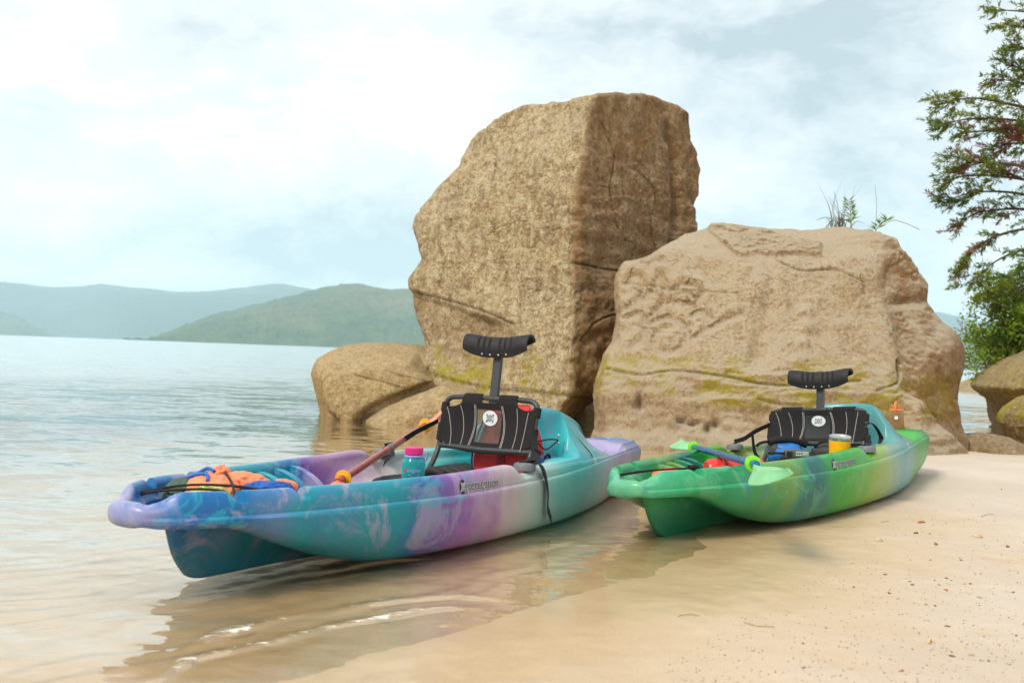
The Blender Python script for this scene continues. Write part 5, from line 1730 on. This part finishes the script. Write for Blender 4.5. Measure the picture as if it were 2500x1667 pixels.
for z in (.385, .350, .275, .240):
    MB().lathe([(0, .004), (.005, .003), (.007, 0)], (2.262, -.236, z), 12, axis=(-1, -.25, 0)).build('eyelet', M_STEEL, blue)
ribbon([(1.725, .368, .315), (1.80, .345, .328), (1.88, .315, .365), (1.975, .268, .40)], .024, (0, .4, 1), name='seat_strap', parent=green, twist=.6)
ribbon([(1.86, .325, .352), (1.845, .315, .30), (1.84, .305, .25), (1.85, .29, .215)], .022, (1, 0, 0), name='strap_tail', parent=green, twist=.6)
ribbon([(1.975, -.268, .40), (2.03, -.275, .41), (2.10, -.285, .38), (2.13, -.30, .32), (2.07, -.31, .292)], .032, (0, 1, .2), name='strap_tail', parent=green, twist=.8)
ribbon([(1.98, -.268, .38), (1.96, -.29, .33), (1.90, -.32, .305), (1.78, -.36, .312)], .024, (0, 1, 0), name='seat_strap', parent=green)
MB().box((1.955, -.293, .325), (.030, .022, .040), .005, (0, .3, 0)).build('strap_buckle', M_BLACK, green)
# ------------------------------------------------------------------ pine, shrub, grasses, beach litter
def leaf_mat(name, a, b, c):
    m, g = new_mat(name)
    o = g.obj()
    rnd = g.n('ShaderNodeNewGeometry', out=8)          # random per leaf
    f = g.noise(o, 1.4, 3)
    col = g.mix(rnd, a, b)
    col = g.mix(g.mapr(f, 0.45, 0.65), col, c)
    d = g.bsdf(col, 0.6, None, 0.3)
    tr = g.n('ShaderNodeBsdfTranslucent', {0: col})
    g.out(g.n('ShaderNodeMixShader', {0: 0.45, 1: d, 2: tr}))
    return m


M_BARK = plain('grey_brown_bark', (.085, .055, .038), 0.95, 0.2, 25, 0.6)
M_PINE = leaf_mat('pine_needles', (.14, .19, .018), (.27, .31, .035), (.10, .15, .02))
M_DEAD = leaf_mat('dead_brown_needles', (.28, .095, .06), (.36, .16, .09), (.22, .08, .05))
M_SHRUB = leaf_mat('shrub_leaves', (.15, .27, .016), (.32, .42, .04), (.09, .18, .02))
M_SHRUB_B = leaf_mat('yellow_shrub_leaves', (.26, .19, .02), (.20, .21, .03), (.30, .14, .03))

RL = random.Random(5)


class Leaves:
    def __init__(self): self.v = []; self.n = 0

    def quad(self, p, d, w, l, nrm):
        d = d.normalized(); s = d.cross(nrm)
        if s.length < 1e-4: s = d.orthogonal()
        s = s.normalized() * w
        n2 = s.cross(d).normalized() * (w * .35)
        self.v += [p - s * .35, p + d * l * .5 - s + n2, p + d * l, p + d * l * .5 + s + n2, ]

    def build(self, name, mat, parent):
        V = np.array([tuple(x) for x in self.v]); F = np.arange(len(V)).reshape(-1, 4)
        o = fast_mesh(name, V - np.array(parent.location), F, mat, parent, smooth=False)
        o['kind'] = 'stuff'
        return o


def rv(): return Vector((RL.gauss(0, 1), RL.gauss(0, 1), RL.gauss(0, 1)))


# pine: trunk just outside the frame at the right, limbs reaching out over the water
PY = 13.5
foot = at(2660, 900, PY); top = at(2590, -500, PY)
pine = empty('pine_tree', (foot[0], PY, 0.3))
tag(pine, 'tall pine on the right shore with drooping limbs and some dead brown sprays', 'tree')
org = Vector(pine.location)
tb = MB()
tp = [Vector(at(x, y, PY)) - org for x, y in ((2665, 960), (2655, 800), (2640, 600), (2625, 400), (2612, 200), (2600, 0), (2592, -250), (2590, -500))]
tb.tube(spline(tp, 4), list(np.linspace(.19, .06, 29)), 12)
tb.build('trunk', M_BARK, pine)
green_l, dead_l = Leaves(), Leaves()
limb_twigs = MB()


def spray(p, d, L, lv, dens=1.0):
    """a flat spray of twigs with tufts of needles"""
    d = d.normalized()
    side = d.cross(Vector((0, .4, 1))).normalized()
    nt = max(3, int(L / .045 * dens))
    for i in range(nt):
        t_ = (i + RL.random()) / nt
        q = p + d * L * t_ + Vector((0, 0, -.05 * t_ * t_ * L))
        td = (d * .55 + side * RL.uniform(-1, 1) + Vector((0, RL.uniform(-.5, .5), RL.uniform(-.12, .22)))).normalized()
        tl = RL.uniform(.05, .15)
        for k in range(3):
            c = q + td * tl * (k + .3) / 3
            for _ in range(4):
                nd = (td * .9 + rv() * .42).normalized()
                lv.quad(c, nd, RL.uniform(.0055, .010), RL.uniform(.055, .10), rv())


def limb(pts, r0, sprays, dead=0.0, dens=1.0, dep=.5):
    y0 = RL.uniform(-dep, dep)
    P_ = []
    n_ = len(pts)
    for i, (x, y) in enumerate(pts):
        x += 28
        P_.append(Vector(at(x, y, PY + y0 * i / (n_ - 1) + RL.uniform(-.1, .1))))
    S_ = spline(P_, 6)
    m_ = len(S_)
    MB().tube([p_ - org for p_ in S_], [r0 * (1 - .85 * i / (m_ - 1)) for i in range(m_)], 7).build('limb', M_BARK, pine)
    for k in range(int(sprays * 1.1)):
        t_ = RL.uniform(.18, 1.0) ** .8
        i = min(int(t_ * (m_ - 1)), m_ - 2)
        d = (S_[i + 1] - S_[i]).normalized()
        sd = RL.choice((-1, 1))
        dd = (d * RL.uniform(.5, 1.2) + Vector((0, RL.uniform(-.8, .8), sd * RL.uniform(.1, .55))) + Vector((0, 0, -.1))).normalized()
        L = RL.uniform(.20, .50) * (1.15 - .5 * t_)
        e = S_[i] + dd * L
        limb_twigs.tube([S_[i] - org, S_[i] + dd * L * .5 - org, e - org], [.006, .004, .002], 4)
        spray(S_[i] + dd * L * .2, dd, L * .85, dead_l if RL.random() < dead else green_l, dens)
    spray(S_[-3], S_[-1] - S_[-3], .25, dead_l if RL.random() < dead else green_l, dens)


limb([(2640, 90), (2560, 50), (2480, 30), (2408, 25)], .035, 12)
limb([(2640, 130), (2570, 95), (2490, 70), (2420, 60)], .035, 12)
limb([(2635, 210), (2560, 150), (2500, 130), (2455, 110)], .035, 13)
limb([(2635, 260), (2560, 200), (2490, 180), (2425, 150)], .03, 15, dens=1.2)
limb([(2630, 300), (2560, 230), (2480, 205), (2400, 192)], .03, 15, .05)
limb([(2628, 350), (2540, 285), (2440, 255), (2345, 240), (2262, 256)], .035, 24)
limb([(2628, 360), (2530, 310), (2430, 292), (2340, 290), (2275, 305)], .03, 20)
limb([(2625, 400), (2540, 345), (2450, 315), (2380, 320), (2330, 325)], .035, 16, .15)
limb([(2625, 410), (2530, 360), (2450, 350), (2400, 360)], .03, 18, .5)
limb([(2622, 470), (2530, 420), (2430, 400), (2350, 395), (2285, 378)], .035, 22, .45)
limb([(2622, 500), (2520, 450), (2410, 430), (2330, 430), (2278, 440)], .03, 20, .3)
limb([(2620, 530), (2530, 490), (2440, 470), (2350, 470), (2272, 492)], .03, 20, .12)
limb([(2620, 560), (2540, 520), (2450, 510), (2360, 520), (2290, 556)], .03, 20, .25)
limb([(2618, 590), (2530, 560), (2440, 565), (2360, 600), (2310, 655)], .03, 18, .1)
limb([(2618, 620), (2540, 600), (2470, 610), (2400, 640), (2350, 690)], .03, 16, .05)
limb([(2615, 660), (2550, 640), (2480, 650), (2430, 690)], .03, 14)
limb([(2612, 700), (2550, 690), (2480, 700), (2400, 740)], .03, 16)
limb([(2612, 730), (2560, 720), (2500, 740), (2440, 790)], .03, 14)
limb([(2612, 640), (2540, 650), (2460, 690), (2385, 720)], .03, 16, .1)
# dark upright fork seen through the foliage
limb([(2600, 640), (2540, 520), (2505, 430), (2488, 350), (2470, 300)], .035, 8, .1)
green_l.build('needles', M_PINE, pine)
dead_l.build('dead_needles', M_DEAD, pine)
tag(limb_twigs.build('twigs', M_BARK, pine), kind='stuff')

# shrub below the pine, behind the overhanging rock
SY = 13.6
sf = at(2520, 900, SY)
shrub = empty('shrub', (sf[0], SY, .45))
tag(shrub, 'bright green leafy shrub hanging over the rock on the right shore', 'shrub')
so = Vector(shrub.location)
lv, ly = Leaves(), Leaves()
for (x, y) in [(2400, 730), (2380, 800), (2370, 860), (2390, 900), (2430, 760), (2450, 820), (2440, 880), (2480, 720), (2500, 780), (2520, 850), (2560, 740), (2580, 820), (2460, 700), (2420, 690), (2500, 680), (2540, 660), (2350, 830), (2400, 820), (2470, 750)]:
    a_ = Vector(at(2540, 930, SY)); b_ = Vector(at(x, y, SY + RL.uniform(-.5, .5)))
    mid = a_.lerp(b_, .5) + Vector((0, RL.uniform(-.1, .1), .15))
    S_ = spline([a_, mid, b_], 8)
    MB().tube([p_ - so for p_ in S_], [.016 * (1 - .75 * i / 16) for i in range(len(S_))], 6).build('stem', M_BARK, shrub)
    for k in range(44):
        t_ = RL.uniform(.30, 1.05)
        p_ = a_.lerp(b_, t_) + rv() * .12 + Vector((0, 0, .12 * math.sin(math.pi * min(1, t_))))
        L_ = ly if (RL.random() < (.30 if y > 840 else .06)) else lv
        for q in range(15):
            c = p_ + rv() * .055
            L_.quad(c, (rv() + Vector((-.6, 0, -.1))).normalized(), RL.uniform(.012, .022), RL.uniform(.045, .08), Vector((RL.gauss(0, .5), RL.gauss(0, .5), 1)))
lv.build('leaves', M_SHRUB, shrub)
ly.build('yellow_leaves', M_SHRUB_B, shrub)

# plants on the low boulder
low_m = low.data
dco = np.empty(len(low_m.vertices) * 3, np.float32); low_m.vertices.foreach_get('co', dco)
LV = dco.reshape(-1, 3) + np.array(low.location)


def top_of_low(px, py_guess):
    """highest stone along this photo column near the skyline"""
    qx, qy = to_px(LV)
    k = (np.abs(qx - px) < 6) & (np.abs(LV[:, 1] - 9.4) < .45)
    i = np.where(k)[0][np.argmax(LV[k, 2])]
    return LV[i].copy()


M_GRASS = leaf_mat('dry_grass', (.16, .17, .05), (.30, .25, .11), (.22, .20, .07))
M_SPRIG = leaf_mat('green_sprig', (.10, .19, .02), (.17, .27, .04), (.08, .15, .02))
M_STALK = plain('straw_stalk', (.26, .20, .10), 0.8)


def blade_tuft(name, label, cat, base, blades, mat, group=None):
    r = empty(name, base)
    tag(r, label, cat, group)
    for pts, w in blades:
        S_ = spline(pts, 5)
        m_ = len(S_)
        MB().tube(S_, [w * (1 - .8 * i / (m_ - 1)) for i in range(m_)], 4).build('grass_blade', mat, r)
    return r


b0 = top_of_low(2045, 545)
sc = 9.5 / FPX
bl = []
for k in range(22):
    dx = RL.gauss(0, .05); h_ = RL.uniform(.12, .34) if k % 3 else RL.uniform(.30, .46)
    lean = RL.gauss(-.02, .08)
    bl.append(([(dx, RL.uniform(-.06, .06), -.02), (dx + lean * .3, 0, h_ * .5), (dx + lean, RL.uniform(-.05, .05), h_)], .0032))
for k in range(14):
    dx = RL.uniform(-.14, .10); s_ = RL.choice((-1, 1)); L_ = RL.uniform(.10, .22)
    bl.append(([(dx, RL.uniform(-.06, .06), -.02), (dx + s_ * L_ * .4, -.02, L_ * .45), (dx + s_ * L_, -.03, L_ * .30)], .0042))
blade_tuft('grass_tuft', 'tuft of tall dry grass growing on top of the low wide boulder', 'grass', tuple(b0), bl, M_GRASS)


def sprig(label, base, h_, lean, n, mat=M_SPRIG):
    r = empty('sprig', base)
    tag(r, label, 'plant')
    st = spline([(0, 0, -.03), (lean * .3, 0, h_ * .45), (lean, .01, h_)], 8)
    MB().tube(st, [.005 * (1 - .7 * i / 16) for i in range(len(st))], 5).build('stem', M_STALK, r)
    L_ = Leaves()
    for i in range(n):
        t_ = .25 + .75 * (i / n); q = st[min(int(t_ * (len(st) - 1)), len(st) - 1)]
        d = Vector((RL.choice((-1, 1)) * RL.uniform(.5, 1), RL.uniform(-.6, .6), RL.uniform(.2, .9)))
        L_.quad(q, d, RL.uniform(.004, .007), RL.uniform(.05, .10), Vector((0, -1, .4)))
    V = np.array([tuple(x) for x in L_.v]); F = np.arange(len(V)).reshape(-1, 4)
    o = fast_mesh('leaves', V, F, mat, r, smooth=False); o['kind'] = 'stuff'
    return r


b1 = top_of_low(2085, 540)
sprig('upright leafy green sprig on top of the low wide boulder', tuple(b1), .27, -.04, 46)
b2_ = top_of_low(2140, 548)
sprig('low bending green sprig at the right end of the boulder top', tuple(b2_), .12, .14, 40)
r = empty('dry_twig', tuple(top_of_low(2150, 550)))
tag(r, 'long thin dry twig arching right from the boulder top', 'twig')
tw = [Vector(at(x, y, 9.4)) - Vector(r.location) for x, y in ((2150, 552), (2180, 538), (2210, 545), (2245, 560))]
MB().tube(spline(tw, 6), [.0035] * 19, 5).build('stem', M_STALK, r)
r = empty('dry_stalk', tuple(top_of_low(2138, 548)))
tag(r, 'single tall dry stalk standing behind the bending sprig', 'plant')
tw = [Vector(at(x, y, 9.4)) - Vector(r.location) for x, y in ((2138, 550), (2140, 500), (2136, 452))]
MB().tube(spline(tw, 6), [.003, .003, .003, .003, .0028, .0026, .0025, .0025, .002, .002, .002, .0018, .0015], 5).build('stem', M_STALK, r)

# pebbles, twigs and leaves on the sand
PEB = []
for k in range(7):
    U, F = ICO[4] if False else ico(2)
    V = U * (np.array([1, RL.uniform(.6, .95), RL.uniform(.45, .7)])) * (1 + .25 * fbm(U, 1.3, 2, .5, k * 3.1))[:, None]
    me = bpy.data.meshes.new('pebble')
    me.from_pydata(V.tolist(), [], F.tolist())
    me.polygons.foreach_set('use_smooth', np.ones(len(me.polygons), bool))
    PEB.append(me)
PM = [plain('pebble_brown', (.16, .085, .045), 0.8), plain('pebble_dark', (.11, .085, .065), 0.8), plain('pebble_tan', (.36, .24, .13), 0.85), plain('pebble_grey', (.24, .22, .19), 0.85), plain('pebble_rust', (.34, .12, .035), 0.8)]
for k, me in enumerate(PEB): me.materials.append(PM[k % 5])
RB = random.Random(12)
named = [(2250, 1276, .016, 0, 'largest rust brown pebble on the sand right of the green kayak'), (2236, 1302, .010, 0, None), (2285, 1329, .010, 1, None), (2460, 1335, .010, 1, None)]
npb = 0
spots = [(x, y, s, None) for x, y, s, _, _ in named[1:]]
for k in range(130):
    if k < 80: x, y = RB.gauss(2330, 110), RB.gauss(1420, 120)
    else: x, y = RB.uniform(1750, 2495), RB.uniform(1180, 1660)
    if not (1700 < x < 2498 and 1190 < y < 1664): continue
    if y < 1190 + (2260 - x) * .55: continue
    spots.append((x, y, RB.choice((.0018, .0022, .0028, .003, .004, .0055)), None))
big = on_ground(2250, 1276)
o = bpy.data.objects.new('pebble', PEB[4]); COL.objects.link(o); o.location = big + np.array([0, 0, .004]); o.scale = (.017, .013, .014); tag(o, named[0][4], 'pebble')
for (x, y, s, _) in spots:
    p_ = on_ground(x, y)
    o = bpy.data.objects.new('pebble', PEB[RB.randrange(7)])
    COL.objects.link(o)
    o.location = p_ + np.array([0, 0, s * .2]); o.scale = (s * RB.uniform(1, 1.6), s, s); o.rotation_euler = (0, 0, RB.uniform(0, 6))
    tag(o, 'small pebble scattered on the dry sand right of the green kayak', 'pebble', 'pebbles scattered on the sand')
M_LEAF = plain('fallen_leaf', (.72, .36, .03), 0.6)
M_LEAFP = plain('pale_fallen_leaf', (.62, .42, .16), 0.6)
for (x, y, L_, rz, m_, lab) in [(2390, 1312, .040, .1, M_LEAF, 'fallen yellow leaf lying among the pebbles at the right'), (2148, 1321, .030, .0, M_LEAFP, 'pale fallen leaf lying on the sand below the green kayak'), (2270, 1570, .022, .8, M_LEAFP, 'small pale leaf scrap near the bottom right of the sand')]:
    p_ = on_ground(x, y)
    o = MB().sheet(lambda u, v: ((u - .5) * L_, (v - .5) * L_ * .42 * math.sin(math.pi * min(.98, max(.04, u))) ** .7, .004 + .006 * math.sin(u * 4) + .004 * abs(v - .5)), 10, 5, .0008).build('fallen_leaf', m_)
    o.location = p_; o.rotation_euler = (0, 0, rz); tag(o, lab, 'leaf')
M_TWIG = plain('brown_twig', (.30, .18, .09), 0.9)
for pts, lab in [([(1815, 1520), (1850, 1530), (1890, 1532)], 'thin brown twig lying on the wet edge of the sand'), ([(1655, 1505), (1685, 1500), (1705, 1504)], 'short dark twig at the wet sand edge left of the thin twig'), ([(2395, 1262), (2415, 1255), (2430, 1258)], 'short reddish twig near the right edge of the sand'), ([(2150, 1276), (2170, 1272)], 'tiny twig beside the largest rust brown pebble')]:
    P_ = [on_ground(*q) + np.array([0, 0, .003]) for q in pts]
    c = P_[0]
    o = MB().tube([tuple(p_ - c) for p_ in P_], .0010, 5).build('twig', M_TWIG)
    o.location = c; tag(o, lab, 'twig')
# loose grit too fine to count
gv = []; gf = []
U2, F2 = ico(1)
for k in range(1500):
    x, y = RB.uniform(1500, 2500), RB.uniform(1200, 1667)
    if y < 1210 + (2260 - x) * .6: continue
    p_ = at_z(x, y, .03); s = RB.choice((.0008, .0011, .0014, .0018))
    z = ground_z(np.array([p_[0]]), np.array([p_[1]]))[0] if False else None
    gv.append((p_[0], p_[1], s))
ga = np.array(gv)
gz_ = ground_z(ga[:, 0], ga[:, 1])
allv = (U2[None] * ga[:, 2][:, None, None] * np.array([1.3, 1, .8])) + np.stack([ga[:, 0], ga[:, 1], gz_ + .0004], -1)[:, None, :]
allf = (F2[None] + (np.arange(len(ga)) * len(U2))[:, None, None]).reshape(-1, 3)
tag(fast_mesh('grit', allv.reshape(-1, 3), allf, PM[0]), 'fine dark grit speckling the dry sand', kind='stuff')
